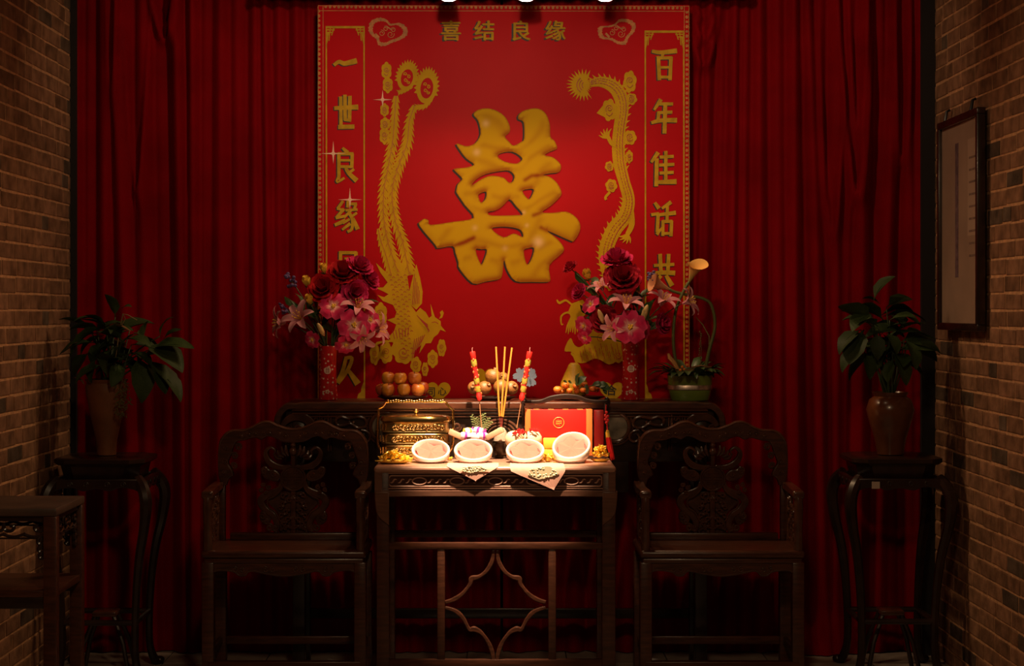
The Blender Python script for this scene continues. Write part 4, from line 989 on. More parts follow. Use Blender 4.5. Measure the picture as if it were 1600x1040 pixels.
# four slant-cut white bowls
def make_bowl():
    root = thing('slanted_bowl', (0, 0, 0), 'x', 'bowl', 'slant-cut white bowls along the front of the offering table')
    tilt = math.radians(29); R = 0.072; n = 44
    zc_ = 0.047; ycent = -0.004
    nrm = Vector((0, -math.sin(tilt), math.cos(tilt))); u = Vector((1, 0, 0)); v = Vector((0, math.cos(tilt), math.sin(tilt)))
    def rim(r, dz=0): return [Vector((0, ycent, zc_))+u*r*math.cos(2*PI*k/n)+v*r*math.sin(2*PI*k/n)+nrm*dz for k in range(n)]
    def base(r, z): return [Vector((r*math.cos(2*PI*k/n), -0.004+r*math.sin(2*PI*k/n), z)) for k in range(n)]
    b0 = base(0.048, 0.0); b1 = base(0.053, 0.003)
    outer = rim(R, -.004)
    mid = [a.lerp(c, .5)*1.0 for a, c in zip(b1, outer)]
    mid = [Vector((q.x*1.10, q.y*1.08, q.z)) for q in mid]
    rings = [b0, b1, mid, outer, rim(R-.001, 0), rim(R-.004, .0022), rim(R-.0085, .0015), rim(R-.011, -.003), rim(R-.016, -.022), rim(.022, -.026)]
    m = M(); vs = [q for g in rings for q in g]; fs = []
    for i in range(len(rings)-1):
        for k in range(n): l = (k+1) % n; fs.append((i*n+k, i*n+l, (i+1)*n+l, (i+1)*n+k))
    fs += [tuple(range(n-1, -1, -1)), tuple((len(rings)-1)*n+k for k in range(n))]
    m.add(vs, fs); ob('body', m, PORC, root, smooth=50)
    # folded paper lining: a six pointed fan, dished
    m = M(); c = Vector((0, ycent, zc_))
    K = 12; rr = []
    for k in range(K):
        a = 2*PI*k/K+PI/2+.26; r_ = (R-.0135) if k % 2 == 0 else (R-.024)
        if k in (1,): r_ = R-.014
        rr.append(c+u*r_*math.cos(a)+v*r_*math.sin(a)+nrm*(-.004 if k % 2 == 0 else -.015))
    m.add([c+nrm*(-.0085)]+rr, [(0, 1+k, 1+(k+1) % K) for k in range(K)])
    m2 = M(); off = nrm*(-.0012); m.add([q+off for q in [c+nrm*(-.0085)]+rr], [(0, 1+(k+1) % K, 1+k) for k in range(K)])
    ob('folded_paper', m, PAPER, root, smooth=0)
    m = M(); ringp = rim(R-.0150, -.0165); m.add([c+nrm*(-.0165)]+ringp, [(0, 1+k, 1+(k+1) % n) for k in range(n)])
    ob('red_lining', m, REDP, root, smooth=0)
    ob('foot_tab', M().box(-.062, -.050, .012, .030, 0, .012, .003).box(.050, .062, .012, .030, 0, .012, .003) if False else M().lathe([(.050, 0), (.052, .002), (.050, .004)], 30, (0, -.004, 0)), PORC, root)
    return root
bowl = make_bowl()
bd_ = 6.64
spec = [(673, 1.0, 0.05, 'white slant-cut bowl in front of the gold lunch box'), (739.5, 1.0, 0.0, 'white slant-cut bowl standing on the smaller pink napkin'),
        (820.5, 1.0, -0.03, 'white slant-cut bowl in front of the buns with red topping'), (893, 1.0, -0.16, 'steeply slanted white bowl before the red gift box')]
for i, (px, sc, rz, lab) in enumerate(spec):
    b_ = bowl if i == 0 else dup(bowl)
    b_.location = (X(px, bd_), bd_, TZ+.0015); b_.rotation_euler = (0, 0, rz); b_['label'] = lab
    if i == 3: b_.rotation_euler = (0, 0, -.20); b_.scale = (1.0, 1.0, 1.32)

# pink napkins hanging over the front edge as points
def napkin(pts_top, tip, shoulders, label, emblem):
    """pts_top: two px on the table edge; drapes from the table over the rounded front"""
    root = thing('napkin', (X(tip[0], OF), OF, TZ), label, 'napkin', 'pink napkins over the front edge of the offering table')
    o3 = Vector((X(tip[0], OF), OF, TZ))
    n = 26; mth = .0012
    # profile in (depth, height) along the drape: s from back of the cloth to tip
    prof = [(.13, .0012), (.06, .0014), (.016, .0016), (.004, -.0005), (-.0035, -.008), (-.0065, -.018)]
    zt = tip[1]; L_ = TZ-Z(zt, OF)
    prof += [(-.0085, -lerp(.03, L_, t)) for t in (0, .2, .4, .6, .8, .95, 1.0)]
    prof[-1] = (-.0105, -L_)
    (xa, ya), (xb, yb) = shoulders
    m = M(); rows = []
    for (dy, dz) in prof:
        if dz > -.004: a, b__ = pts_top
        else:
            py = CY+(CAMH-(TZ+dz))*FOC/OF
            def edge(side):
                sx, sy = shoulders[0] if side == 0 else shoulders[1]
                t0 = pts_top[side]
                if py <= sy: return lerp(t0, sx, np.clip((py-727)/max(sy-727, 1), 0, 1))
                return lerp(sx, tip[0], np.clip((py-sy)/max(zt-sy, 1), 0, 1))
            a, b__ = edge(0), edge(1)
        if abs(a-b__) < .5: b__ = a+.6
        rows.append([((lerp(a, b__, k/n)-CX)*OF/FOC-o3.x, dy+.0001*math.sin(k*1.3), dz) for k in range(n+1)])
    vs = [q for r_ in rows for q in r_]; W = n+1
    fs = [(i*W+k, i*W+k+1, (i+1)*W+k+1, (i+1)*W+k) for i in range(len(rows)-1) for k in range(n)]
    vs2 = [(q[0], q[1]+(mth if i_ >= 3*W else 0), q[2]-(mth*.9 if i_ < 4*W else 0)) for i_, q in enumerate(vs)]
    m.add(vs, fs); m.add(vs2, [f[::-1] for f in fs])
    ob('cloth', m, CLOTH, root, smooth=60)
    m = M(); r = random.Random(int(tip[0]))
    cx_, cy_, rx, ry = emblem
    m.plate([cr([((cx_+rx*(1+.18*math.sin(5*a_+1))*math.cos(a_)-CX)*OF/FOC-o3.x, Z(cy_+ry*(1+.22*math.sin(4*a_))*math.sin(a_), OF)-o3.z) for a_ in np.linspace(0, 2*PI, 26, endpoint=False)], 2, True)], -.0106, -.0090, .0004)
    for k in range(34):                              # embroidered gold blossoms
        a = r.uniform(0, 2*PI); q = math.sqrt(r.random()); px, py = cx_+rx*q*math.cos(a), cy_+ry*q*math.sin(a)
        m.ball(((px-CX)*OF/FOC-o3.x, -.0104, Z(py, OF)-o3.z), r.uniform(.003, .006), .0016, r.uniform(.002, .0045), 8, 5)
    ob('gold_embroidery', m, GOLDT, root)
    return root
napkin((698, 779), (743, 750.5), [(704, 731), (775, 731)], 'smaller pink napkin hanging in a point below the second white bowl', (741, 733, 20, 5))
napkin((797, 882), (865, 764.5), [(797, 735), (884, 734)], 'larger pink napkin with a gold emblem hanging in a lopsided point', (848, 738, 22, 9))

# gold three-tier lunch box with a carrying frame
LD = 6.80
lb = thing('tiered_lunch_box', (X(650, LD), LD, TZ), 'oval three-tier gold lunch box in a carrying frame with a scalloped handle', 'lunch box')
def lx(px): return X(px, LD)-X(650, LD)
def lz(py): return Z(py, LD)-TZ
W_ = lx(704); dp = .062
zs_ = [lz(711), lz(693), lz(675), lz(657)]
ob('base', M().lathe([(.90, 0), (.93, .004), (.90, .010), (.94, lz(711))], 48, sx=W_, sy=dp, power=.62), BRASSD, lb)
for k in range(3):
    a, b_ = zs_[k], zs_[k+1]
    t_ = ob('tier', M().lathe([(.94, a), (1.0, a+.002), (1.0, a+.006), (.965, a+.008), (.965, b_-.006), (.99, b_-.004), (.94, b_)], 48, sx=W_, sy=dp, power=.62), BRASSD, lb)
    m = M(); r = random.Random(k+1)
    for i in range(15):                              # relief flowers on the tier wall
        px = 617+i*5.3; xx = lx(px); yy = -dp*(max(0, 1-abs(xx/(.965*W_))**(2/.62)))**(.31)*.965
        m.tube([(xx+q[0], yy-.001, (a+b_)/2+q[1]) for q in spiral((0, 0), .0115, .002, r.uniform(0, 6), r.choice((-1, 1))*1.2, 12)], .0028, 6)
    ob('relief', m, BRASS, t_)
    m = M()
    for px in (597.5, 602.5): 
        xx = lx(px); yy = -dp*.40
        m.tube([(xx-.004, yy-.020, a+.011), (xx+.004, yy-.024, a+.011), (xx+.004, yy-.024, b_-.009), (xx-.004, yy-.020, b_-.009)], .0016, 6, True)
    ob('side_fret', m, BRASS, t_)
zl = lz(657)
ob('lid', M().lathe([(1.02, zl), (1.03, zl+.006), (1.0, zl+.014), (.985, zl+.018), (.985, zl+.018), (.9, zl+.021), (.6, zl+.024), (.2, zl+.026), (0, zl+.026)], 48, sx=W_, sy=dp, power=.62), BRASS, lb)
ob('knob', M().lathe([(.006, 0), (.004, .004), (.009, .008), (.011, .014), (.008, .020), (0, .022)], 16, (0, 0, zl+.025)), BRASS, lb)
fp = cr([(603, 712), (598, 706), (592, 698), (590.5, 690)], 4)+cr([(590.5, 690), (591, 650), (592, 638)], 3)[1:]+cr([(592, 638), (599, 634), (603, 628)], 3)[1:]+[(610, 627.5), (650, 627), (694, 627.5)]+cr([(697, 628), (701, 634), (708, 640)], 3)+cr([(708, 640), (708, 690), (703, 704), (697, 712)], 4)[1:]
ob('carrying_frame', M().tube([(lx(q[0]), 0, lz(q[1])) for q in fp], .0048, 8), BRASS, lb)
m = M(); r = random.Random(2)
for k in range(22): px = 606+k*4.1; m.ball((lx(px), 0, lz(626.2+.8*math.sin(k*1.4))), .0075, .007, .006, 8, 6)
ob('scalloped_grip', m, BRASS, lb)

# gold foil ingots heaped at both table ends and between
def ingot_mesh():
    m = M(); n = 16; rings = []
    for (sx, sy, z, lift) in ((.5, .45, 0, 0), (.8, .8, .25, .05), (1.0, 1.0, .5, .42), (.82, .72, .5, .3), (.5, .6, .42, .0)):
        rings.append([(sx*math.cos(2*PI*k/n), sy*.62*math.sin(2*PI*k/n), z+lift*math.cos(2*PI*k/n)**2) for k in range(n)])
    vs = [q for g in rings for q in g]; fs = [tuple(range(n-1, -1, -1))]
    for i in range(4):
        for k in range(n): l = (k+1) % n; fs.append((i*n+k, i*n+l, (i+1)*n+l, (i+1)*n+k))
    fs.append(tuple(4*n+k for k in range(n))); m.add(vs, fs); m.ball((0, 0, .5), .45, .36, .38, 12, 7); return m
IM = ingot_mesh().mesh('gold_ingot', GOLDF, 50)
def gold_dish(px, d, rw, seed, label, n=14, h=.02):
    r = random.Random(seed); c = Vector((X(px, d), d, TZ))
    root = thing('gold_dish', c, label, 'dish')
    ob('plate', M().lathe([(rw*.55, 0), (rw*.7, .003), (rw, .009), (rw*1.02, .011), (rw*.97, .011), (rw*.6, .006), (0, .005)], 28, sy=.62), GOLDF, root)
    for k in range(n):
        a = 2*PI*k*.382; q = rw*.72*math.sqrt((k+.4)/n); z = .007+h*(1-q/(rw*.9))
        o = ob('gold_ingot', IM, parent=None); o.location = c+Vector((q*math.cos(a), q*.58*math.sin(a), z)); o.scale = (.0155, .0155, .0155); o.rotation_euler = (r.uniform(-.3, .3), r.uniform(-.3, .3), r.uniform(0, 3))
        tag(o, 'little gold foil ingot heaped on the '+('dish before the gold lunch box' if px < 700 else 'dish beside the steep white bowl'), 'ingot', 'gold foil ingots '+('by the lunch box' if px < 700 else 'by the red tassel'))
gold_dish(615, 6.585, .068, 1, 'shallow gold dish heaped with foil ingots before the gold lunch box', 22, .034)
gold_dish(938, 6.66, .036, 2, 'shallow gold dish heaped with foil ingots beside the steep white bowl', 16, .050)
for i, (px, d, z, sc) in enumerate(((634, 6.70, 0, .016), (641, 6.72, 0, .013), (856, 6.665, 0, .024), (846, 6.71, 0, .018), (868, 6.715, 0, .020), (857, 6.705, .010, .02), (703, 6.73, 0, .014))):
    o = ob('gold_ingot', IM); o.location = (X(px, d), d, TZ+z+.0005); o.scale = (sc,)*3; o.rotation_euler = (0, 0, i*.7)
    tag(o, ['gold foil ingot lying behind the dish at the lunch box foot', 'smaller gold foil ingot touching the lunch box foot', 'large gold foil ingot between the two bowls before the red box', 'gold foil ingot half hidden by the third white bowl', 'gold foil ingot half hidden by the steep white bowl', 'gold foil ingot perched on the others before the red box', 'gold foil ingot between the first two white bowls'][i], 'ingot', 'loose gold foil ingots')
# yellow cakes in front of the red box
for i, (px, d, z, rz) in enumerate(((859, 6.762, 0, .1), (889, 6.762, 0, -.1), (861, 6.762, .041, .05), (888, 6.762, .041, .0))):
    o = ob('yellow_cake', M().box(-.030, .030, -.016, .016, 0, .040, .005), YEL); o.location = (X(px, d), d, TZ+z+.0005); o.rotation_euler = (0, 0, rz)
    tag(o, ['yellow wrapped cake on the table behind the third white bowl', 'yellow wrapped cake on the table behind the steep white bowl', 'upper yellow wrapped cake behind the third white bowl', 'upper yellow wrapped cake behind the steep white bowl'][i], 'cake', 'yellow cakes before the red gift box')

# footed dish with candies and flat pastries
d = 6.80
cd_ = thing('footed_dish', (X(738, d), d, TZ), 'footed peach coloured dish of wrapped candies behind the second white bowl', 'dish')
hN = Z(688, d)-TZ
m = M().lathe([(.036, 0), (.034, .006), (.016, .014), (.014, hN-.012), (.030, hN-.004), (.060, hN+.010), (.066, hN+.016), (.063, hN+.016), (.030, hN+.003), (0, hN+.002)], 30, sy=.6)
ob('body', m, BRONZE, cd_)
r = random.Random(4)
for i, (px, py, ry, lab) in enumerate(((714, 679, .42, 'flat peach pastry leaning on the candy dish by the lunch box'), (773, 677, -.50, 'flat peach pastry leaning on the candy dish by the incense'))):
    o = ob('pastry', M().box(-.034, .034, -.022, .022, -.011, .011, .004), mat('peach_pastry', (.62, .36, .22), .6, var=.15) if i == 0 else bpy.data.materials['peach_pastry'])
    o.location = P(px, py, 6.785 if i == 0 else 6.77); o.rotation_euler = (0, ry, .1 if i == 0 else -.15); tag(o, lab, 'pastry', 'flat pastries on the candy dish')
def candy(px, py, dd, rz, pal, lab):
    c = thing('wrapped_candy', P(px, py, dd), lab, 'candy', 'wrapped candies in the footed dish'); c.rotation_euler = (0, .1, rz)
    m = M().tube([(-.019, 0, 0), (-.018, 0, 0), (-.010, 0, 0), (.010, 0, 0), (.018, 0, 0), (.019, 0, 0)], [.004, .013, .015, .015, .013, .004], 12, flat=.8)
    ob('wrapper', m, WRAP, c)
    ob('foil_band', M().tube([(-.004, 0, 0), (.006, 0, 0)], .0154, 12, flat=.8), pal, c)
    for sg in (-1, 1): ob('twist', M().tube([(sg*.017, 0, 0), (sg*.022, 0, .001), (sg*.030, 0, .003)], [.003, .004, .011], 8, flat=.3), pal, c)
for i, (px, py, dd, rz, pal, lab) in enumerate(((727, 681, 6.775, .2, PURP, 'purple banded candy beside the pastry nearer the lunch box'), (742, 682, 6.77, -.2, WRAP, 'white wrapped candy in the middle of the footed dish'), (754, 681, 6.775, .5, PURP, 'purple banded candy beside the pastry nearer the incense'),
        (732, 674, 6.80, .9, YEL, 'yellow banded candy lying on top of the footed dish'), (748, 673, 6.80, -.4, PURP, 'topmost purple banded candy below the green sprig'))): candy(px, py, dd, rz, pal, lab)
# green sprig stuck behind the candies, around the candle stick
sg_ = thing('green_sprig', P(748, 676, 6.82), 'feathery pale green sprig behind the wrapped candies', 'sprig')
o0 = P(748, 676, 6.82)
for k, (px, py) in enumerate(((737, 648), (744, 652), (757, 645), (764, 652), (768, 658), (752, 648))):
    e = P(px, py, 6.80)-o0; m = M().tube([(0, 0, 0), tuple(e*.5+Vector((0, 0, .004))), tuple(e)], [.0016, .0014, .0008], 5)
    for j in range(11):
        t = .25+.07*j; b_ = e*t; a = (1 if j % 2 else -1)*(1.0); dv = Vector((e.x*math.cos(a)-e.z*math.sin(a), 0, e.x*math.sin(a)+e.z*math.cos(a))).normalized()*.017*(1.1-t*.6)
        m.tube([tuple(b_), tuple(b_+dv*.6), tuple(b_+dv+Vector((0, -.004, 0)))], [.0017, .0022, .0006], 5)
    ob('frond', m, GREENS, sg_)

# two candles on sticks
def candle(top, bot, foot, dd, label):
    f = P(*foot, dd); root = thing('stick_candle', f, label, 'candle', 'decorated candles on sticks')
    t = P(*top, dd)-f; b_ = P(*bot, dd)-f; L = lambda q: b_.lerp(t, q)
    ob('stick', M().tube([(0, 0, 0), tuple(b_+(t-b_)*.1)], .0018, 6), STICK, root)
    ob('wax', M().tube([tuple(L(q)) for q in (0, .03, .10, .12, .86, .88, .98, 1)], [.003, .0095, .0108, .0088, .0095, .0110, .0110, .0098], 14), WAX, root)
    m = M()
    for q0, q1 in ((.18, .30), (.34, .46), (.70, .84)): m.tube([tuple(L(lerp(q0, q1, s_))) for s_ in (0, .3, .7, 1)], [.0100, .0112, .0112, .0100], 14)
    ob('gold_band', m, WAXG, root)
    m = M()
    for k in range(20):
        q = .15+.036*k; a = k*1.9; p_ = L(q)+Vector((math.cos(a)*.0095, math.sin(a)*.0095, 0)); m.ball(tuple(p_), .0040, .0030, .0060, 7, 5)
    ob('moulded_blossom', m, mat('moulded_blossom_wax', (.50, .10, .02), .45) if 'moulded_blossom_wax' not in bpy.data.materials else bpy.data.materials['moulded_blossom_wax'], root)
    ob('wick', M().tube([tuple(t), tuple(t+Vector((-.001, 0, .010))), tuple(t+Vector((.001, 0, .016)))], .0011, 6), mat('pink_wick', (.55, .25, .22), .8) if 'pink_wick' not in bpy.data.materials else bpy.data.materials['pink_wick'], root)
candle((738, 549), (749.5, 626), (753, 672), 6.79, 'red candle with green and gold blossoms leaning over the candy dish')
candle((828, 549), (814.5, 626), (807.5, 668), 6.77, 'red candle with green and gold blossoms rising from the red topped buns')

# incense burner with three sticks
bu = thing('incense_burner', (X(783, 6.835), 6.835, TZ), 'dark bronze incense burner heaped with ash behind the napkins', 'burner')
hB = Z(688, 6.835)-TZ
ob('bowl', M().lathe([(.020, 0), (.026, .004), (.020, .012), (.030, .028), (.034, hB-.014), (.030, hB-.006), (.033, hB), (.030, hB), (.027, hB-.006), (0, hB-.008)], 28), BRONZE, bu)
ob('ash', M().lathe([(.029, hB-.003), (.027, hB+.012), (.020, hB+.036), (.012, hB+.048), (0, hB+.052)], 24), ASH, bu)
for sx in (-1, 1): ob('handle', M().tube([(sx*.030, 0, hB-.012), (sx*.038, 0, hB-.006), (sx*.038, 0, hB+.008), (sx*.034, 0, hB+.010)], .004, 8), BRONZE, bu)
for i, (tp, bt) in enumerate((((775, 541.5), (780.3, 650)), ((789, 541.5), (783.5, 650)), ((800, 543), (786, 651)))):
    dd = 6.832; f = P(782+i*1.0, 668, dd); root = thing('incense_stick', f, ['orange incense stick leaning towards the green sprig', 'orange incense stick standing between the other two', 'orange incense stick leaning towards the red box'][i], 'incense', 'incense sticks in the burner')
    ob('stick', M().tube([(0, 0, 0), tuple(P(*bt, dd)-f+Vector((0, 0, .004)))], .0013, 6), mat('dark_red_bamboo', (.25, .03, .02), .6) if 'dark_red_bamboo' not in bpy.data.materials else bpy.data.materials['dark_red_bamboo'], root)
    ob('incense', M().tube([tuple(P(*bt, dd)-f), tuple((P(*bt, dd)).lerp(P(*tp, dd), .5)-f), tuple(P(*tp, dd)-f)], [.0034, .0036, .0032], 8), INC, root)

# white buns with red shredded topping on a plate
pl = tag(ob('bun_plate', M().lathe([(.045, 0), (.05, .004), (.062, hN-.018), (.064, hN-.014), (.060, hN-.014), (.045, hN-.022), (0, hN-.022)], 30, sy=.6), BRONZE), 'dark plate holding two pale buns behind the third white bowl', 'plate'); pl.location = (X(819, 6.752), 6.752, TZ)
for i, (px, lab) in enumerate(((804, 'pale steamed bun beside the incense burner'), (832, 'pale steamed bun beside the red gift box'))):
    o = ob('steamed_bun', M().lathe([(.0, 0), (.026, .002), (.036, .018), (.035, .040), (.024, .056), (.010, .061), (0, .0605)], 24), BUN); o.location = (X(px, 6.752), 6.752, TZ+hN-.021); tag(o, lab, 'bun', 'pale buns on the plate')
tp_ = thing('red_topping', (X(813, 6.735), 6.735, TZ+hN+.026), 'heap of red shredded paper blossoms on the pale buns', 'decoration')
r = random.Random(8)
for c_, n_ in (((0, 0), 34), ((.045, .004), 16)):
    m = M()
    for k in range(n_):
        a = r.uniform(0, 2*PI); q = .027*math.sqrt(r.random())*(1 if c_[0] == 0 else .6); z = .018*(1-q/.03)
        s0_ = Vector((c_[0]+q*math.cos(a), q*.7*math.sin(a)-.012, z+c_[1])); e_ = Vector((r.uniform(-1, 1), r.uniform(-.6, .2), r.uniform(.2, 1))).normalized()*.012
        m.tube([tuple(s0_), tuple(s0_+e_*.5), tuple(s0_+e_)], [.0022, .003, .001], 5)
    ob('paper_blossom', m, SILK, tp_)

# red gift box in a lacquered carrier with a waved handle and a tassel
GD = 6.832
gb = thing('gift_box', (X(872, GD), GD, TZ+.012), 'bright red gift box with a round gold seal inside a dark carrier', 'box')
g0, g1 = X(821.5, GD-.033)-X(872, GD), X(925, GD-.033)-X(872, GD); gh = Z(640, GD-.033)-TZ-.012
ob('carton', M().box(g0, g1, -.033, .033, 0, gh, .002), REDBOX, gb)
for a, b_ in ((820.5, 829), (916, 925.5)): ob('ribbon', M().box(X(a, GD-.033)-X(872, GD), X(b_, GD-.033)-X(872, GD), -.0345, .035, -.0, gh+.0012, .001), ORB, gb)
for k in range(4):
    xa = lerp(g0, g1, .12+.22*k); ob('lid_stripe', M().box(xa, xa+.022, -.03, .03, gh, gh+.0012), ORB, gb, smooth=0)
c_ = (X(873, GD-.033)-X(872, GD), Z(660, GD-.033)-TZ-.012)
m = M().tube(p3(circ(c_, .020, 28), -.0335), .0016, 6, True)
for a in ([(-.009, .010), (-.009, -.008)], [(-.003, .012), (-.003, -.010)], [(.004, .010), (.004, -.011)], [(.010, .008), (.010, -.006)], [(-.011, .004), (.011, .006)], [(-.011, -.004), (.011, -.003)]): m.tube([(c_[0]+q[0], -.0335, c_[1]+q[1]) for q in a], .0013, 5)
ob('gold_seal', m, mat('gold_seal_print', (.80, .30, .05), .4), gb)
ca = thing('box_carrier', (X(884, GD), GD, TZ), 'dark lacquered carrier with a waved top bar around the red gift box', 'carrier')
def gx(px): return X(px, GD)-X(884, GD)
def gz(py): return Z(py, GD)-TZ
ob('base', M().box(gx(817), gx(947), -.040, .040, 0, .011, .004), WOODB, ca)
ob('side_panel', M().box(gx(927.5), gx(943), -.03, .03, .011, gz(640), .004), REDDK, ca)
for px in (817, 945.5): ob('post', M().box(gx(px-2), gx(px+2), -.008, .008, .010, gz(628), .003), WOODB, ca)
bar = [(gx(q[0]), gz(q[1])) for q in cr([(817, 627), (832, 628), (846, 627), (862, 621.5), (882, 619), (902, 620.5), (916, 625.5), (930, 627.5), (950, 627)], 5)]
ob('handle', M().plate([ribbon(bar, [.016, .017, .019, .021, .019, .017, .016])], -.010, .010, .004), WOODB, ca)
for px, sg in ((819, -1), (948, 1)): ob('finial', M().tube(p3(cr([(gx(px), gz(634)), (gx(px+sg*3), gz(628)), (gx(px), gz(622)), (gx(px-sg*3), gz(625))], 5), 0), [.006, .007, .006, .004], 8), WOODB, ca)
ta = thing('red_tassel', P(947, 633, GD-.022), 'red silk tassel with a knot and gold bands hanging from the carrier', 'tassel')
o0 = P(947, 633, GD-.022)
def tq(px, py, dy=0): q = P(px, py, GD-.022)-o0; return (q.x, q.y+dy, q.z)
ob('cord', M().tube([tq(947, 632), tq(946.5, 645), tq(948, 660), tq(949, 672)], .0022, 6), SILK, ta)
m = M()
for k, (dx, py) in enumerate(((0, 644), (-2, 649), (2, 650), (-2, 655), (2, 656), (0, 660), (0, 652))): m.ball(tq(947.5+dx, py), .0062, .005, .0062, 9, 6)
ob('knot', m, SILK, ta)
ob('gold_bands', M().tube([tq(949, 674), tq(950, 683)], [.0085, .009], 12).tube([tq(949.3, 671.5), tq(949.4, 673.5)], .0062, 10), GOLDF, ta)
m = M(); r = random.Random(6)
for k in range(40):
    a = r.uniform(0, 6.28); q = .009*math.sqrt(r.random())
    m.tube([(tq(950, 682)[0]+q*math.cos(a), tq(950, 682)[1]+q*math.sin(a), tq(950, 682)[2]), (tq(953, 700)[0]+q*1.2*math.cos(a), tq(953, 700)[1]+q*math.sin(a), tq(953, 700)[2]), (tq(957, 718)[0]+q*.9*math.cos(a), tq(953, 700)[1]+q*math.sin(a), tq(957, 712+r.uniform(0, 7))[2])], .0011, 4)
o = ob('fringe', m, SILK, ta); o['kind'] = 'stuff'
# ---------------------------------------------------------------- things on the long altar table
AD = 7.02                                # depth of the row of vases and plates
VASE = mat('red_porcelain', (0.42, 0.008, 0.010), 0.22, coat=0.3)
def dots(m, scale=90, thr=.33, col=(.62, .42, .36)):
    nt = m.node_tree; b = nt.nodes['Principled BSDF']; tc = nt.nodes.new('ShaderNodeTexCoord')
    v = nt.nodes.new('ShaderNodeTexVoronoi'); v.inputs['Scale'].default_value = scale; v.inputs['Randomness'].default_value = .55; nt.links.new(tc.outputs['Object'], v.inputs['Vector'])
    c = nt.nodes.new('ShaderNodeMath'); c.operation = 'LESS_THAN'; c.inputs[1].default_value = thr; nt.links.new(v.outputs['Distance'], c.inputs[0])
    x = nt.nodes.new('ShaderNodeMix'); x.data_type = 'RGBA'; x.inputs[6].default_value = b.inputs['Base Color'].default_value; x.inputs[7].default_value = (*col, 1)
    nt.links.new(c.outputs[0], x.inputs['Factor']); nt.links.new(x.outputs[2], b.inputs['Base Color'])
dots(VASE, 62, .24)
STEMG = mat('dark_green_stem', (0.035, 0.06, 0.018), 0.5)
LEAFG = mat('dark_green_leaf', (0.028, 0.062, 0.016), 0.42, var=.25, vscale=20, rnd=.3)
PETAL = mat('petal', (.7, .3, .3), 0.85, attr=True, rnd=.1, spec=.15)
def petal(path, wid, cup, colf, nu=5, seed=0, ruffle=0.0):
    """petal swept along +X/+Z path [(r,z)] with half widths; per-point colour"""
    pts = cr(path, 4); N = len(pts); ws = np.interp(np.linspace(0, 1, N), np.linspace(0, 1, len(wid)), wid); r = random.Random(seed)
    m = M(); vs = []; cs = []
    for i, (x, z) in enumerate(pts):
        t = i/(N-1)
        for k in range(nu):
            u = -1+2*k/(nu-1); vs.append((x, u*ws[i], z+cup*abs(u)**1.6*ws[i]+ruffle*math.sin(t*9+u*4+seed)*ws[i])); cs.append((*colf(t, u), 1))
    fs = [(i*nu+k, i*nu+k+1, (i+1)*nu+k+1, (i+1)*nu+k) for i in range(N-1) for k in range(nu-1)]
    m.add(vs, fs); m.c = cs; return m
def mixc(a, b, t): t = max(0, min(1, t)); return tuple(lerp(x, y, t) for x, y in zip(a, b))
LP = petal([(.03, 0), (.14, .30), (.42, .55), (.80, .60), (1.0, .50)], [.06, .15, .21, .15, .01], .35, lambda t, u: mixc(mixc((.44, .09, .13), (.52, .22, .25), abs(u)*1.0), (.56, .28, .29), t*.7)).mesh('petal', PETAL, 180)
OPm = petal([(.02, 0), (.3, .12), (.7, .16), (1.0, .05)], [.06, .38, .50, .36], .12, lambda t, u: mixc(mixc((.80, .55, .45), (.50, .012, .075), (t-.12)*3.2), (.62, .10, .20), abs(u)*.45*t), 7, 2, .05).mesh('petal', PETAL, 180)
CALLA_C = lambda t, u: mixc((.35, .36, .10), (.68, .42, .14), t*1.6)
def bloom(cols, rings=((5, .30, .95), (6, .55, .75), (8, .8, .5), (9, 1.0, .25)), seed=1, ruf=.12):
    m = M(); m.c = []; r = random.Random(seed)
    for (n, rad, up) in rings:
        for k in range(n):
            a = 2*PI*k/n+r.uniform(-.2, .2)+rad*3; c_ = mixc(cols[0], cols[1], rad*.8+r.uniform(-.15, .15))
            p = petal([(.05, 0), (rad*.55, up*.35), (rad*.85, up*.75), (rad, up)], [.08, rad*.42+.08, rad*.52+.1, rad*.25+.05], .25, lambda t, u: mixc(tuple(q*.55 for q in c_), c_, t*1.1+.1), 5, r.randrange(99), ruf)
            p.xf(Matrix.Rotation(a, 4, 'Z')); m.add(p.v, p.f); m.c += p.c
    return m
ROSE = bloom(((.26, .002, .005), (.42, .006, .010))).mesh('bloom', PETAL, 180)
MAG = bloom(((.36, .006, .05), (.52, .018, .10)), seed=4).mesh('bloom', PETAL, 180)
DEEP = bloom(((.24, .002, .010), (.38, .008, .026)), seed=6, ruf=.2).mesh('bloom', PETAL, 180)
YBUD = bloom(((.75, .46, .05), (.72, .40, .04)), ((3, .22, 1.3), (4, .34, 1.2), (5, .42, .95)), 5, .05).mesh('bloom', PETAL, 180)
LEAF = petal([(0, 0), (.3, .10), (.7, .10), (1, -.05)], [.01, .16, .17, .005], .25, lambda t, u: (.03, .06, .02)); LEAF.c = None; LEAFM = LEAF.mesh('leaf', LEAFG, 180)
BUDL = M().tube([(0, 0, 0), (0, 0, .25), (0, 0, .6), (0, 0, .9), (0, 0, 1)], [.08, .16, .17, .10, .03], 8).mesh('bud', mat('cream_lily_bud', (.50, .33, .13), .55), 180)
PURPM = mat('purple_blossom', (.10, .055, .16), .6)
STAM = mat('yellow_stamen', (.75, .42, .04), .5)

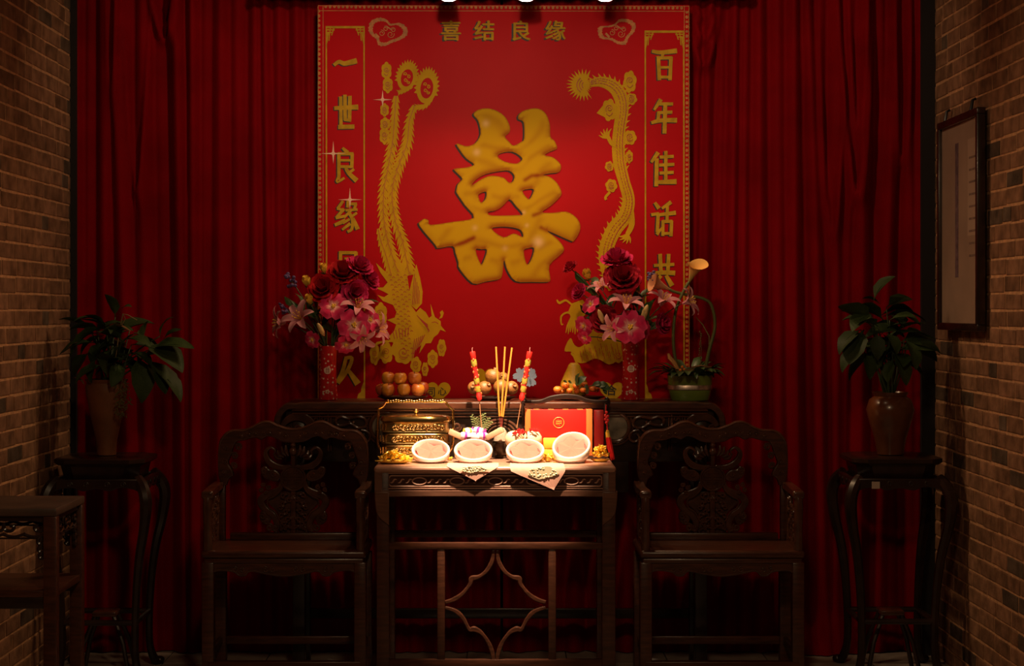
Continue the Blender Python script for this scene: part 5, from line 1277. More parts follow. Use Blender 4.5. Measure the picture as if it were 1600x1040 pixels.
def flower(kind, head, dirv, size, mouth, label, group, roll=0.0):
    root = thing(kind, mouth, label, 'flower', group)
    h = Vector(head)-Vector(mouth); dv = Vector(dirv).normalized()
    A = Vector((0, 0, 0)); B = h*.45+Vector((0, 0, max(.02, h.z*.2))); st = [tuple(A.lerp(B, t).lerp(B.lerp(h-dv*.004, t), t)) for t in np.linspace(0, 1, 8)]
    ob('stem', M().tube([(0, 0, -.05)]+st, .0022, 6), STEMG, root, smooth=180)
    mm = lambda a=0, s_=size: align(h, dv, roll+a, s_)
    if kind == 'lily':
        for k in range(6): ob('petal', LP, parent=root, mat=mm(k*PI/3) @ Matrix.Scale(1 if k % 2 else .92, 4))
        m = M()
        for k in range(6): a = k*1.05+.3; m.tube([(0, 0, 0), (.08*math.cos(a), .08*math.sin(a), .4), (.2*math.cos(a), .2*math.sin(a), .72)], .012, 5); m.ball((.2*math.cos(a), .2*math.sin(a), .72), .03, .03, .05, 6, 4)
        ob('stamens', m, STAM, root, mat=mm())
    elif kind == 'orchid':
        for k in range(5): ob('petal', OPm, parent=root, mat=mm(k*2*PI/5) @ Matrix.Translation((0, 0, .01*k)))
        m = M(); r = random.Random(3)
        for k in range(9): a = k*2.4; m.ball((.12*math.cos(a)*(k/9+.3), .12*math.sin(a)*(k/9+.3), .16+.02*(k % 3)), .07, .07, .10, 7, 5)
        ob('stamens', m, STAM, root, mat=mm())
    elif kind in ('rose', 'peony', 'carnation', 'rosebud'):
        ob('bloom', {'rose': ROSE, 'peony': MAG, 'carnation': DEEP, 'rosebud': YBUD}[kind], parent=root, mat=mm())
        m = M()
        for k in range(5): a = k*2*PI/5; m.tube([(0, 0, -.05), (.25*math.cos(a), .25*math.sin(a), .05), (.42*math.cos(a), .42*math.sin(a), .25)], [.10, .10, .02], 6, flat=.4)
        ob('sepals', m, STEMG, root, mat=mm())
    elif kind == 'lily_bud': ob('bud', BUDL, parent=root, mat=mm())
    elif kind == 'blossom_sprig':
        m = M(); r = random.Random(int(abs(h.x)*1e4) % 97)
        for k in range(16): m.ball((r.uniform(-.5, .5), r.uniform(-.4, .4), r.uniform(-.6, .7)), .24, .17, .20, 7, 5)
        ob('blossoms', m, PURPM, root, mat=mm())
    elif kind == 'leaf_sprig':
        for k in range(5): ob('leaf', LEAFM, parent=root, mat=align(h*(.55+.11*k), dv+Vector((math.cos(k*2.3), math.sin(k*2.3)-.3, .3)), k*1.7, size) @ Matrix.Rotation(-PI/2.6, 4, 'Y'))
    return root

def vase(px, ytop, label):
    r_ = thing('vase', (X(px, AD), AD, AZ), label, 'vase', 'red flower vases on the altar table')
    H = Z(ytop, AD)-AZ
    ob('body', M().lathe([(.026, 0), (.036, .002), (.037, .012), (.034, .035), (.0315, H*.45), (.031, H*.7), (.0335, H*.9), (.0375, H), (.035, H), (.030, H*.9), (.028, H*.6), (0, H*.55)], 36), VASE, r_)
    med = M().plate([circ((0, H*.55), .014, 24)], -.0325, -.030, .0005)
    ob('medallion', med, mat('cream_medallion', (.60, .44, .36), .4) if 'cream_medallion' not in bpy.data.materials else bpy.data.materials['cream_medallion'], r_)
    m = M()
    for (a, b_) in (((-.007, .009), (.007, .009)), ((-.008, .003), (.008, .003)), ((-.004, .011), (-.004, -.009)), ((.004, .011), (.004, -.009)), ((-.008, -.006), (.008, -.006))): m.tube([(a[0], -.0328, H*.55+a[1]), (b_[0], -.0328, H*.55+b_[1])], .0009, 5)
    ob('medallion_sign', m, mat('dark_red_glaze', (.2, .01, .01), .4) if 'dark_red_glaze' not in bpy.data.materials else bpy.data.materials['dark_red_glaze'], r_)
    m = M()
    for (dx, dz) in ((-.012, .03), (.012, .026), (0, .034)):
        for k in range(5): a = k*2*PI/5; m.ball((dx+.006*math.cos(a), -.0335+abs(dx)*.25, dz+.006*math.sin(a)), .0038, .0022, .0038, 7, 5)
    ob('painted_blossom', m, bpy.data.materials['cream_medallion'], r_)
    return Vector((X(px, AD), AD, AZ+H-.006))
GL = 'flowers in the vase beside the phoenix print'; GR = 'flowers in the vase beside the dragon print'
ml = vase(513, 540, 'red porcelain vase with white blossoms below the phoenix side bouquet')
mr = vase(985, 535, 'red porcelain vase with white blossoms between the fruit plate and the green planter')
k_ = AD/FOC
def fl(kind, px, py, dd, dirv, rpx, mouth, label, g, roll=0.0):
    m = Vector(mouth)+Vector((max(-.018, min(.018, (px-CX)*dd/FOC-mouth[0]))*.7, (dd-AD)*.15, 0))
    flower(kind, P(px, py, dd), dirv, rpx*k_, m, label, g, roll)
F = AD
fl('lily', 474, 501, F-.07, (-.45, -.75, .45), 31, ml, 'large pale pink lily opening above the yellow lily bud', GL, .3)
fl('lily', 447, 504, F-.03, (-1, -.35, .0), 28, ml, 'pale pink lily at the outermost tip of the phoenix side bouquet', GL, .8)
fl('lily', 557, 488, F-.06, (.25, -.55, .85), 31, ml, 'pale pink lily pointing up beside the phoenix tail', GL, .1)
fl('lily', 583, 516, F-.04, (1, -.35, .1), 28, ml, 'pale pink lily reaching over towards the phoenix print', GL, .4)
fl('lily', 562, 524, F-.09, (.35, -.85, -.45), 26, ml, 'pale pink lily drooping beside the vase mouth of the phoenix side', GL, .6)
fl('orchid', 521, 479, F-.09, (.05, -1, .35), 22, ml, 'pink and white blossom with yellow heart above the lily bud', GL, .2)
fl('orchid', 553, 508, F-.11, (.1, -1, .15), 25, ml, 'largest crimson pink blossom low in the phoenix side bouquet', GL, .9)
fl('orchid', 577, 500, F-.05, (.6, -.8, .2), 18, ml, 'pink blossom tucked behind the lily reaching to the phoenix', GL, 1.4)
fl('orchid', 489, 530, F-.06, (-.5, -.8, -.3), 14, ml, 'small pink and white blossom hanging under the pale lilies', GL, .5)
fl('orchid', 540, 537, F-.10, (.2, -.8, -.6), 17, ml, 'magenta blossom drooping over the rim of the phoenix side vase', GL, 2.0)
fl('rose', 535, 430, F-.02, (.1, -.7, .7), 25, ml, 'dark red rose at the top of the phoenix side bouquet', GL)
fl('rose', 508, 452, F-.05, (-.2, -.9, .4), 25, ml, 'dark red rose between the yellow rosebuds', GL, .7)
fl('peony', 560, 420, F+.0, (.4, -.5, .8), 22, ml, 'magenta blossom at the top beside the phoenix tail', GL)
fl('peony', 574, 438, F+.02, (.8, -.5, .5), 19, ml, 'magenta blossom furthest out towards the phoenix body', GL, 1)
fl('peony', 552, 458, F-.04, (.4, -.9, .2), 22, ml, 'magenta blossom behind the upright lily of the phoenix side', GL, 2)
fl('rosebud', 507, 427, F-.04, (-.1, -.35, .9), 13, ml, 'topmost yellow rosebud near the couplet border', GL)
fl('rosebud', 483, 448, F-.04, (-.35, -.4, .9), 15, ml, 'yellow rosebud outermost of the three', GL)
fl('rosebud', 486, 475, F-.07, (-.25, -.5, .8), 14, ml, 'yellow rosebud just above the large pale lily', GL)
fl('lily_bud', 506, 524, F-.11, (-.35, -.5, .8), 24, ml, 'closed yellow lily bud hanging in front of the vase mouth', GL)
fl('blossom_sprig', 455, 438, F, (-.3, -.3, .9), 15, ml, 'purple blossom sprig above the outermost yellow rosebud', GL)
fl('blossom_sprig', 443, 483, F, (-.6, -.3, .6), 13, ml, 'purple blossom sprig above the outermost pale lily', GL)
for i, (px, py, dv) in enumerate(((500, 490, (-.5, -.3, .6)), (530, 470, (.1, -.4, .9)), (565, 470, (.6, -.2, .6)), (520, 510, (0, -.7, .4)), (470, 480, (-.8, -.2, .4)), (545, 445, (.4, .1, .9)))):
    fl('leaf_sprig', px, py, F+.015, dv, 34, ml, 'dark leaf sprig deep inside the phoenix side bouquet', 'leaf sprigs of the phoenix side bouquet')
fl('lily', 977, 484, F-.09, (.1, -.45, .9), 32, mr, 'pale pink lily pointing up in the middle of the dragon side bouquet', GR, .2)
fl('lily', 942, 455, F-.03, (-.3, -.4, .85), 23, mr, 'small pale lily high up beside the yellow rosebud', GR, .7)
fl('lily', 1032, 478, F-.06, (.35, -.4, .8), 30, mr, 'pale pink lily leaning out under the peach calla', GR, .5)
fl('lily', 1066, 474, F-.05, (.9, -.4, .3), 28, mr, 'pale pink lily furthest out beyond the calla stem', GR, .1)
fl('lily', 962, 513, F-.10, (-.6, -.8, .0), 24, mr, 'pale lily behind the large crimson blossom', GR, .9)
fl('orchid', 984, 511, F-.13, (.05, -1, .15), 26, mr, 'large crimson blossom with yellow heart over the dragon side vase', GR, .3)
fl('orchid', 1003, 513, F-.08, (.7, -.7, .1), 17, mr, 'pink blossom folded beside the large crimson one', GR, 1)
fl('orchid', 924, 476, F-.04, (-.6, -.6, .5), 16, mr, 'pink cupped blossom above the dragon head', GR, 1.6)
fl('orchid', 913, 508, F-.05, (-.6, -.7, -.4), 16, mr, 'magenta blossom hanging in front of the dragon beard', GR, .4)
fl('orchid', 914, 527, F-.05, (-.5, -.7, -.6), 12, mr, 'lowest magenta blossom hanging over the dragon beard', GR, 1.2)
fl('carnation', 972, 438, F-.04, (.0, -.8, .6), 29, mr, 'deep red carnation at the centre top of the dragon side bouquet', GR)
fl('peony', 964, 411, F-.01, (-.1, -.4, .9), 25, mr, 'dark magenta blossom topmost in the dragon side bouquet', GR, .5)
fl('peony', 907, 457, F-.02, (-.7, -.6, .4), 14, mr, 'small magenta blossom under the yellow rosebud', GR, 1)
fl('peony', 1032, 506, F-.03, (.7, -.7, .1), 17, mr, 'dark magenta blossom low down towards the planter', GR, 1.5)
fl('carnation', 893, 420, F, (-.6, -.3, .8), 13, mr, 'small dark red flower furthest out towards the gold sign', GR, .3)
fl('carnation', 945, 500, F-.05, (-.3, -.8, .2), 22, mr, 'dark red flower low behind the cream lily bud', GR, .3)
fl('rosebud', 919, 437, F-.03, (-.2, -.5, .8), 15, mr, 'single yellow rosebud of the dragon side bouquet', GR)
fl('lily_bud', 943, 505, F-.09, (-.35, -.3, .9), 24, mr, 'cream lily bud above the dark red low flower', GR)
fl('lily_bud', 1003, 502, F-.10, (.3, -.3, .95), 28, mr, 'larger cream lily bud beside the upright pale lily', GR)
fl('blossom_sprig', 1018, 433, F-.01, (.1, -.3, .9), 12, mr, 'purple blossom sprig behind the peach calla', GR)
for i, (px, py, dv) in enumerate(((955, 480, (-.5, -.3, .6)), (990, 470, (.1, -.4, .9)), (1015, 495, (.8, -.3, .3)), (930, 490, (-.8, -.3, .2)), (1000, 455, (.4, .1, .9)), (920, 445, (-.6, .1, .7)))):
    fl('leaf_sprig', px, py, F+.015, dv, 34, mr, 'dark leaf sprig deep inside the dragon side bouquet', 'leaf sprigs of the dragon side bouquet')

# --- plates of fruit
PLATE = mat('dark_wooden_plate', (.05, .022, .014), .35)
def plate_(px, rpx, label):
    rr = rpx*k_; H = .016
    o = ob('fruit_plate', M().lathe([(rr*.6, 0), (rr*.7, .002), (rr*.95, .012), (rr, H), (rr*.97, H), (rr*.7, .007), (0, .006)], 40, sy=.62), PLATE); o.location = (X(px, AD-.02), AD-.02, AZ+.001)
    return tag(o, label, 'plate', 'dark fruit plates on the altar table')
plate_(629, 40, 'dark wooden plate of rosy apples'); plate_(771, 37, 'dark wooden plate of brown pomegranates'); plate_(904, 42, 'dark wooden plate with the pomelo and tangerines')
APPLE = mat('rosy_yellow_apple', (.56, .24, .045), .38, attr=True, rnd=.12)
def apple_mesh():
    m = M(); m.c = []; n = 20; prof = [(0, .78), (.15, .82), (.35, .95), (.62, 1.0), (.86, .82), (1.0, .35), (.99, -.1), (.85, -.55), (.6, -.85), (.3, -.93), (0, -.86)][::-1]
    m.lathe(prof, n)
    for v in m.v:
        a = math.atan2(v[1], v[0]); t = .5+.5*math.sin(a*1.0+1.1)+.15*math.sin(a*7+v[2]*5); m.c.append((*mixc((.44, .17, .015), (.36, .035, .012), t*.9-.05), 1))
    return m
AM = apple_mesh().mesh('flesh', APPLE, 180); AST = M().tube([(0, 0, .75), (.05, 0, 1.0), (.12, 0, 1.2)], .05, 6).mesh('stem', mat('brown_fruit_stem', (.07, .035, .015), .7), 180)
def fruit(name, me, px, py, dd, rpx, label, g, rz=0, cat=None, stem=AST, tilt=.2, sq=(1, 1, .92)):
    c = P(px, py, dd); s_ = rpx*dd/FOC
    t = thing(name, c, label, cat or name, g); t.rotation_euler = (tilt*math.cos(rz*3), tilt*math.sin(rz*2), rz); t.scale = (s_*sq[0], s_*sq[1], s_*sq[2])
    ob('flesh', me, parent=t)
    if stem: ob('stem', stem, parent=t)
    return t
AP = 'rosy apples piled on the plate'
for i, (px, py, dd, rp, lab) in enumerate(((606.5, 609.5, F-.055, 10.6, 'orange-yellow apple first in the front row of the plate'), (631, 609.5, F-.06, 10.4, 'orange-yellow apple in the middle of the front row'), (652.5, 609.5, F-.055, 10.6, 'rosy apple at the heart print end of the front row'),
    (597, 609, F+.01, 10, 'shaded apple behind the first of the front row'), (660, 606.5, F+.005, 10, 'apple peeping out behind the front row beside the heart print'), (606.5, 591.5, F-.02, 10.5, 'shaded apple at the outer end of the upper row'), (625.5, 592, F-.045, 10.4, 'darkest red apple in the middle of the upper row'), (647.5, 592, F-.03, 11, 'yellow apple at the heart print end of the upper row'))):
    fruit('apple', AM, px, py, dd, rp, lab, AP, i*1.3)
POM = mat('brown_orange_rind', (.22, .085, .017), .5, var=.35, vscale=5, bump=.15, bscale=8)
PM = M().lathe([(0, -.9), (.3, -.9), (.7, -.7), (.97, -.2), (1, .15), (.85, .6), (.5, .86), (.24, .92), (.24, 1.0), (.30, 1.15), (.22, 1.1), (.12, .95), (0, .93)], 20).mesh('flesh', POM, 180)
PG = 'brown pomegranates piled on the plate'
for i, (px, py, dd, rp, lab, tl) in enumerate(((741, 605.5, F-.03, 10.5, 'brown pomegranate at the outer end beside the leaning candle', 1.2), (757, 606, F-.06, 11, 'brown pomegranate behind the leaning candle stick', .9), (770.5, 588.5, F-.03, 13, 'topmost brown pomegranate showing its dark crown', .35), (783, 605, F-.055, 12.5, 'largest orange-brown pomegranate behind the incense', 1.3), (799, 606, F-.03, 11, 'brown pomegranate beside the blue-grey flower', 1.0), (786, 590, F+.005, 9, 'small shaded pomegranate behind the topmost one', .5))):
    t = fruit('pomegranate', PM, px, py, dd, rp, lab, PG, i*1.1, stem=None, tilt=0, sq=(1, 1, .95)); t.rotation_euler = (tl*(1 if i != 4 else -1), .3*(i-2), i*1.0)
POMELO = mat('yellow_pomelo_rind', (.46, .27, .012), .5, var=.1, vscale=8, bump=.15, bscale=120)
H_ = Z(566, F)-AZ-.008
po = tag(ob('pomelo', M().lathe([(0, 0), (.030, .001), (.048, H_*.10), (.056, H_*.26), (.052, H_*.44), (.038, H_*.68), (.027, H_*.84), (.022, H_*.93), (.014, H_*.99), (0, H_*.985)], 28), POMELO, smooth=180), 'yellow pear-shaped pomelo standing behind the tangerines', 'pomelo'); po.location = (X(897, F+.0), F+.0, AZ+.008)
TANG = mat('orange_tangerine_peel', (.60, .15, .010), .42, bump=.2, bscale=100, rnd=.12)
TM = M().lathe([(0, -.80), (.4, -.82), (.8, -.55), (1, -.05), (.92, .45), (.6, .78), (.25, .85), (0, .80)], 16).mesh('flesh', TANG, 180)
TST = M().tube([(0, 0, .78), (.03, 0, .95)], .08, 6).ball((0, 0, .84), .22, .22, .06, 6, 4).mesh('stem', STEMG, 180)
for i, (px, py, dd, rp, lab) in enumerate(((871, 608.5, F-.065, 6.6, 'outermost tangerine at the red box side of the pomelo'), (883.5, 602, F-.06, 6.3, 'tangerine before the widest part of the pomelo'), (899.5, 603, F-.07, 5, 'small tangerine under the broad dark leaf'), (913.5, 600.5, F-.06, 5.2, 'small tangerine highest in the row'), (911, 609, F-.085, 4.8, 'small tangerine low beside the hanging leaf'), (926, 607.5, F-.06, 5.4, 'tangerine at the leafy end of the plate'), (890, 610, F-.075, 5, 'shaded tangerine low between two others'), (878, 611, F-.045, 5, 'shaded tangerine low on the plate rim'), (932, 609, F-.03, 4.6, 'tangerine half hidden at the leafy end'), (901, 611, F-.05, 5, 'shaded tangerine deep in the row'))):
    fruit('tangerine', TM, px, py, dd, rp, lab, 'tangerines around the pomelo', i*.9, stem=TST)
tw = thing('leafy_twig', P(905, 606, F-.07), 'leafy tangerine twig lying across the fruit plate', 'twig'); o0 = P(905, 606, F-.07)
ob('stem', M().tube([(0, 0, 0), tuple(P(925, 602, F-.06)-o0), tuple(P(945, 603, F-.05)-o0), tuple(P(961, 611, F-.05)-o0)], .0016, 6), STEMG, tw)
for i, (p0, p1) in enumerate((((902, 601), (905, 582)), ((899, 602), (916, 588)), ((916, 600), (918, 616)), ((925, 602), (941, 598)), ((930, 603), (950, 600)), ((936, 604), (955, 608)), ((942, 606), (948, 616)), ((886, 598), (880, 594)), ((893, 599), (888, 594)))):
    a, b_ = P(*p0, F-.08), P(*p1, F-.085); dv = (b_-a); L_ = dv.length
    q = dv.normalized().to_track_quat('X', 'Z').to_matrix().to_4x4(); ob('leaf', LEAFM, parent=tw, mat=Matrix.Translation(a-o0) @ q @ Matrix.Rotation(1.1, 4, 'X') @ Matrix.Scale(L_, 4) @ Matrix.Diagonal((1, 1.5, 1, 1)))
# blue-grey speckled flower beside the pomegranates
BLU = mat('blue_grey_speckled_petal', (.085, .105, .14), .6, var=.6, vscale=90)
bf = thing('speckled_flower', P(820, 622, F+.03), 'blue-grey speckled artificial flower behind the upright candle', 'flower'); o0 = P(820, 622, F+.03)
ob('stem', M().tube([(0, 0, 0), tuple(P(822, 600, F+.02)-o0), tuple(P(821, 588, F+.01)-o0)], .0022, 6), STEMG, bf)
BP = M().plate([cr([(0, -.02), (.35, -.30), (.75, -.34), (1.0, -.12), (.92, .05), (1.02, .2), (.7, .36), (.3, .26)], 4, True)], -.02, .02, .015).mesh('petal', BLU, 60)
for cx_, cy_, lst in ((814, 586, ((50, 13), (115, 12), (190, 13), (250, 11), (320, 12))), (828, 590, ((70, 15), (20, 11), (300, 14), (255, 14), (150, 8)))):
    for a, L_ in lst: ob('petal', BP, parent=bf, mat=Matrix.Translation(P(cx_, cy_, F-.005)-o0) @ Matrix.Rotation(math.radians(-a), 4, 'Y') @ Matrix.Scale(L_*k_, 4))
# --- green planter with calla lilies
pc = Vector((X(1078, F), F, AZ))
pt = thing('green_planter', pc, 'oval ribbed green planter with a silver band and a mossy mixed planting', 'planter')
GLZ = mat('green_glaze', (.13, .19, .025), .3, var=.25, vscale=8, coat=.2); SIL = mat('silver_band', (.45, .36, .30), .35, metal=.8, var=.4, vscale=60)
H_ = Z(586, F)-AZ; wx = 35*k_
ob('pot', M().lathe([(.82, 0), (.86, .003), (.93, H_*.35), (.97, H_*.5), (.99, H_*.8), (1.0, H_), (.95, H_), (.93, H_*.8), (0, H_*.75)], 48, sx=wx, sy=.058, power=.8), GLZ, pt)
ob('silver_band', M().lathe([(.955, H_*.42), (.985, H_*.44), (.985, H_*.60), (.97, H_*.62)], 48, sx=wx, sy=.059, power=.8), SIL, pt)
r = random.Random(12); m = M()
for k in range(90):
    a = r.uniform(0, 2*PI); q = math.sqrt(r.random()); m.ball((wx*1.1*q*math.cos(a), .06*q*math.sin(a), H_+r.uniform(-.005, .022)), r.uniform(.006, .014), r.uniform(.006, .012), r.uniform(.005, .010), 7, 5)
o = ob('moss', m, mat('dark_moss', (.035, .05, .014), .9, var=.5, vscale=60, bump=.6), pt); o['kind'] = 'stuff'
for k in range(46):
    a = 2*PI*k*.382; q = .7+.3*r.random(); st_ = Vector((wx*.85*q*math.cos(a), .05*q*math.sin(a), H_+.005)); dv = Vector((math.cos(a)*1.2, math.sin(a)*.9-.2, r.uniform(-.25, .7))).normalized()
    ob('leaf', LEAFM, parent=pt, mat=Matrix.Translation(st_) @ dv.to_track_quat('X', 'Z').to_matrix().to_4x4() @ Matrix.Scale(r.uniform(.06, .11), 4))
def pq(px, py, dd): return tuple(P(px, py, dd)-pc)
ob('driftwood', M().tube([pq(1044, 552, F-.05), pq(1046, 558, F-.05), pq(1053, 566, F-.05), pq(1058, 575, F-.05), pq(1062, 584, F-.045)], [.004, .008, .009, .008, .010], 8), mat('tan_driftwood', (.42, .21, .06), .7), pt)
ob('straw', M().tube([pq(1080, 574, F-.055), pq(1095, 571, F-.055), pq(1112, 574, F-.05)], .004, 6).tube([pq(1072, 578, F-.055), pq(1100, 577, F-.06), pq(1112, 580, F-.05)], .0035, 6), mat('brown_straw', (.20, .09, .03), .8), pt)
for px, py in ((1066, 573), (1069, 577), (1063, 578)): ob('berry', M().ball(pq(px, py, F-.06), .006), TANG, pt)
m = M()
for k in range(16): m.ball(pq(1094+2.2*math.sin(k*.5)+r.uniform(-1.5, 1.5), 518+k*3.3, F-.01), .003, .003, .004, 6, 4)
m.tube([pq(1094, 516, F-.01), pq(1096, 545, F-.01), pq(1094, 575, F-.01)], .0012, 5); ob('grass_spike', m, mat('dry_grass', (.14, .09, .03), .8), pt)
ob('grass_blade', M().tube([pq(1087, 495, F-.01), pq(1098, 507, F-.01), pq(1108, 525, F-.01), pq(1108, 550, F-.01), pq(1102, 578, F-.01)], [.0012, .002, .0022, .0024, .003], 6), mat('pale_grass_blade', (.16, .15, .05), .7), pt)
CST = mat('calla_stem_green', (.075, .085, .018), .4)
def calla(path, dd, axis, size, c0, c1, label):
    base = P(*path[0], dd); root = thing('calla_lily', base, label, 'flower', 'calla lilies in the green planter')
    pts = [P(q[0], q[1], dd)-base for q in path]; st = cr([tuple(q) for q in pts], 6)
    ob('stem', M().tube(st, [.0075, .0065, .006, .006], 10), CST, root, smooth=180)
    m = M(); m.c = []; n = 24; rows = [(0, .05, 0), (.2, .10, 0), (.45, .17, 0), (.7, .27, .02), (.9, .40, .08), (1.0, .52, .16)]
    for (z, rad, tip) in rows:
        for k in range(n):
            a = 2*PI*k/n; e = max(0, math.cos(a)); rr = rad*(1+.9*tip*e*2); m.v.append((rr*math.cos(a), rr*.85*math.sin(a), z+tip*1.4*e-.25*tip*(1-e)+.03*math.sin(3*a)*z)); m.c.append((*mixc(c0, c1, z*1.5), 1))
    for i in range(len(rows)-1):
        for k in range(n): l = (k+1) % n; m.f.append((i*n+k, i*n+l, (i+1)*n+l, (i+1)*n+k)); m.m.append(0)
    ob('spathe', m.mesh('spathe', PETAL, 180), parent=root, mat=align(pts[-1]-Vector(axis).normalized()*.004, axis, axis[1] if False else 0, size))
    ob('spadix', M().tube([(0, 0, .1), (0, 0, .5), (0, 0, .8)], [.04, .06, .03], 8), STAM, root, mat=align(pts[-1], axis, 0, size))
calla([(1063, 582), (1055, 560), (1052, 525), (1056, 485), (1068, 455), (1077, 440)], F-.03, (.32, -.35, .85), .078, (.30, .26, .06), (.66, .36, .10), 'yellow calla lily standing tall above the green planter')
calla([(1102, 578), (1108, 548), (1117, 510), (1112, 478), (1100, 467), (1080, 462), (1055, 456), (1046, 452)], F-.02, (-.85, -.4, .35), .085, (.36, .24, .10), (.60, .27, .14), 'peach calla lily bent over on a crooked stem')

# ---------------------------------------------------------------- potted plants on the stands
JAR = mat('brown_glazed_jar', (.12, .038, .014), .28, var=.35, vscale=10, coat=.3)
URN = mat('terracotta_urn', (.20, .070, .022), .6, var=.3, vscale=10)
GLEAF = mat('broad_green_leaf', (.030, .052, .013), .6, spec=.25, var=.25, vscale=30, rnd=.35)
BRN = mat('dry_brown_leaf', (.20, .09, .03), .7)
def broad(wmax, droop, seed):
    m = petal([(0, 0), (.12, .03), (.35, .06), (.65, .03), (.88, -.05*droop-.02), (1, -.16*droop)], [.012, .03, wmax, wmax*1.02, wmax*.5, .004], .32, lambda t, u: (0, 0, 0), 7, seed, .06); m.c = None
    mid = M().tube([(q[0], 0, q[1]+.004) for q in cr([(0, 0), (.35, .06), (.65, .03), (1, -.16*droop)], 4)], [.010, .008, .006, .002], 5); m.add(mid.v, mid.f); return m
BLM = [broad(.22, .6, 1).mesh('leaf', GLEAF, 180), broad(.27, 1.0, 2).mesh('leaf', GLEAF, 180), broad(.19, 1.3, 3).mesh('leaf', GLEAF, 180)]
def potted(name, c, pot_prof, pot_mat, label, crown, leaves, extra, seed):
    root = thing(name, c, label, 'plant', None); r = random.Random(seed)
    ob('pot', M().lathe(pot_prof, 36), pot_mat, root)
    Ht = max(q[1] for q in pot_prof); ob('soil', M().lathe([(pot_prof[-2][0]*1.02, Ht-.035), (0, Ht-.028)], 20), mat('dark_soil', (.03, .02, .012), .95) if 'dark_soil' not in bpy.data.materials else bpy.data.materials['dark_soil'], root)
    cw = Vector(c)
    for i, (p0, p1, w_, d0, d1, rl) in enumerate(leaves):
        a, b_ = P(*p0, c[1]+d0)-cw, P(*p1, c[1]+d1)-cw; dv = b_-a; L_ = dv.length
        q = dv.normalized().to_track_quat('X', 'Z').to_matrix().to_4x4()
        ob('leaf', BLM[i % 3], parent=root, mat=Matrix.Translation(a) @ q @ Matrix.Rotation(rl, 4, 'X') @ Matrix.Diagonal((L_, L_*w_, L_, 1)))
        s0_ = Vector((r.uniform(-.02, .02), r.uniform(-.02, .02), Ht-.04))
        if i % 2 == 0: ob('stem', M().tube(cr([tuple(s0_), tuple(s0_.lerp(a, .5)+Vector((0, 0, .03))), tuple(a)], 4), [.0045, .0035, .002], 6), STEMG, root, smooth=180)
    for k in range(extra):                                    # leaves turned to the back and sides
        an = r.uniform(0, 2*PI); st_ = P(*crown, c[1])-cw+Vector((r.uniform(-.08, .08), r.uniform(-.05, .05), r.uniform(-.10, .07)))
        dv = Vector((math.cos(an), math.sin(an)*.65, r.uniform(-.7, .55))).normalized(); L_ = r.uniform(.11, .17)
        ob('leaf', BLM[k % 3], parent=root, mat=Matrix.Translation(st_) @ dv.to_track_quat('X', 'Z').to_matrix().to_4x4() @ Matrix.Rotation(r.uniform(-.6, .6), 4, 'X') @ Matrix.Scale(L_, 4))
        if k % 3 == 0: ob('stem', M().tube([(0, 0, Ht-.04), tuple(st_*.6+Vector((0, 0, .05))), tuple(st_)], [.004, .003, .002], 6), STEMG, root, smooth=180)
    return root
pr_c = (1.512, 6.93, .8355); k9 = 6.93/FOC
Hr = Z(612, 6.93)-.8355
potted('potted_plant', pr_c, [(.042, 0), (.050, .003), (.060, Hr*.25), (.082, Hr*.55), (.092, Hr*.72), (.080, Hr*.88), (.062, Hr*.93), (.070, Hr), (.064, Hr), (.055, Hr*.93)], JAR,
    'broad-leaved plant in a shiny brown jar on the stand by the framed scroll', (1390, 520),
    [((1362, 505), (1311, 473), 1.2, -.05, -.10, .5), ((1365, 470), (1393, 428), 1.2, 0, -.03, .6), ((1345, 515), (1308, 545), 1.4, -.06, -.11, -.2), ((1350, 515), (1325, 566), 1.5, -.07, -.12, -.3), ((1372, 510), (1340, 500), 1.2, -.07, -.12, .2), ((1380, 500), (1340, 470), 1.2, -.02, -.06, .4),
     ((1395, 550), (1420, 600), 1.5, -.07, -.11, .2), ((1405, 548), (1462, 540), 1.3, -.04, -.05, .5), ((1390, 500), (1430, 490), 1.3, -.03, -.08, .4), ((1400, 490), (1440, 505), 1.2, -.02, -.05, .3), ((1385, 480), (1425, 462), 1.1, 0, .02, .5), ((1345, 540), (1312, 575), 1.3, -.05, -.08, -.4),
     ((1350, 550), (1362, 592), 1.3, -.06, -.09, .1), ((1385, 520), (1405, 550), 1.3, -.08, -.12, .1), ((1370, 520), (1372, 560), 1.4, -.08, -.12, 0), ((1410, 520), (1452, 522), 1.2, .0, .03, .3), ((1360, 490), (1330, 512), 1.3, -.06, -.11, -.2), ((1375, 475), (1350, 462), 1.2, .02, .05, .4), ((1395, 560), (1385, 596), 1.2, -.05, -.08, .0)],
    26, 21)
pl_c = (-1.512, 6.90, .8355)
Hl = Z(592, 6.90)-.8355
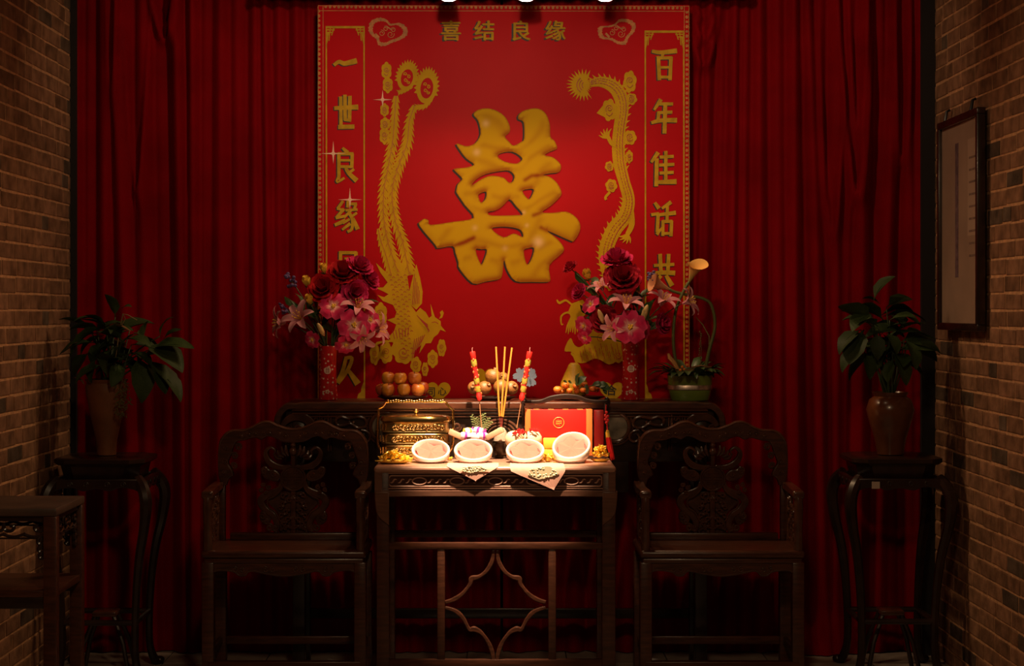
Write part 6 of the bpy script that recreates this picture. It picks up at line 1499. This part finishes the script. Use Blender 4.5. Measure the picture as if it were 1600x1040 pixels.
lp_ = potted('potted_plant', pl_c, [(.032, 0), (.036, .003), (.040, Hl*.2), (.062, Hl*.55), (.078, Hl*.82), (.080, Hl*.90), (.074, Hl*.95), (.083, Hl), (.076, Hl), (.068, Hl*.93)], URN,
    'leaning dark-leaved plant in a tall tapered urn in the corner', (185, 535),
    [((235, 545), (302, 538), 1.1, -.06, -.10, .4), ((225, 540), (288, 572), 1.3, -.07, -.12, .3), ((215, 555), (226, 625), 1.3, -.07, -.12, .1), ((228, 560), (262, 612), 1.3, -.06, -.10, .2), ((235, 575), (288, 620), 1.0, -.05, -.08, .2), ((198, 560), (160, 572), 1.3, -.08, -.12, -.2), ((205, 550), (238, 568), 1.2, -.08, -.13, .1),
     ((225, 530), (228, 500), 1.1, -.04, -.05, .5), ((250, 525), (264, 492), 1.2, -.04, -.06, .5), ((255, 530), (282, 512), 1.1, -.04, -.06, .5), ((180, 495), (168, 458), 1.1, 0, -.01, .6), ((190, 482), (204, 476), 1.6, 0, -.02, .4), ((165, 510), (135, 490), 1.2, -.02, -.03, .4), ((160, 520), (110, 508), 1.2, -.03, -.05, .3), ((150, 530), (100, 490), .8, -.02, -.03, .5),
     ((150, 535), (92, 548), 1.2, -.05, -.09, -.2), ((140, 550), (112, 585), 1.3, -.05, -.08, -.3), ((150, 560), (138, 596), 1.3, -.06, -.09, 0), ((185, 540), (150, 545), 1.3, -.08, -.12, .1), ((195, 530), (235, 535), 1.2, -.07, -.11, .2), ((175, 520), (205, 510), 1.3, -.05, -.08, .4), ((160, 515), (185, 500), 1.2, -.03, -.04, .5), ((225, 570), (285, 610), 1.1, -.03, -.04, .3)],
    30, 33)
cw = Vector(pl_c)
for (p0, p1) in (((150, 518), (205, 515)), ((112, 590), (132, 600)), ((128, 535), (105, 545))):
    a, b_ = P(*p0, 6.82)-cw, P(*p1, 6.80)-cw; dv = b_-a
    ob('dry_leaf', LEAF.mesh('dry_leaf', BRN, 180), parent=lp_, mat=Matrix.Translation(a) @ dv.normalized().to_track_quat('X', 'Z').to_matrix().to_4x4() @ Matrix.Scale(dv.length, 4))['label'] = 'dry brown leaf'
ob('bare_twig', M().tube([tuple(P(q[0], q[1], 6.86)-cw) for q in ((178, 580), (186, 520), (192, 490), (200, 492), (214, 500))], .0022, 6).tube([tuple(P(q[0], q[1], 6.86)-cw) for q in ((192, 490), (196, 498), (190, 508))], .0018, 6), mat('pale_twig', (.22, .15, .06), .7), lp_)
m = M(); r = random.Random(5)
for k in range(120):                                           # feathery fern hanging over the urn rim
    t = r.random(); px, py = lerp(176, 196, r.random())+8*math.sin(t*3), lerp(588, 650, t); a = Vector(P(px, py, 6.80))-cw; b_ = a+Vector((r.uniform(-1, 1)*.016, r.uniform(-.5, .5)*.01, r.uniform(-.016, .004)))
    m.tube([tuple(a), tuple(a.lerp(b_, .6)), tuple(b_)], [.0016, .0022, .0006], 4)
o = ob('hanging_fern', m, mat('olive_fern', (.11, .10, .028), .7), lp_); o['kind'] = 'stuff'
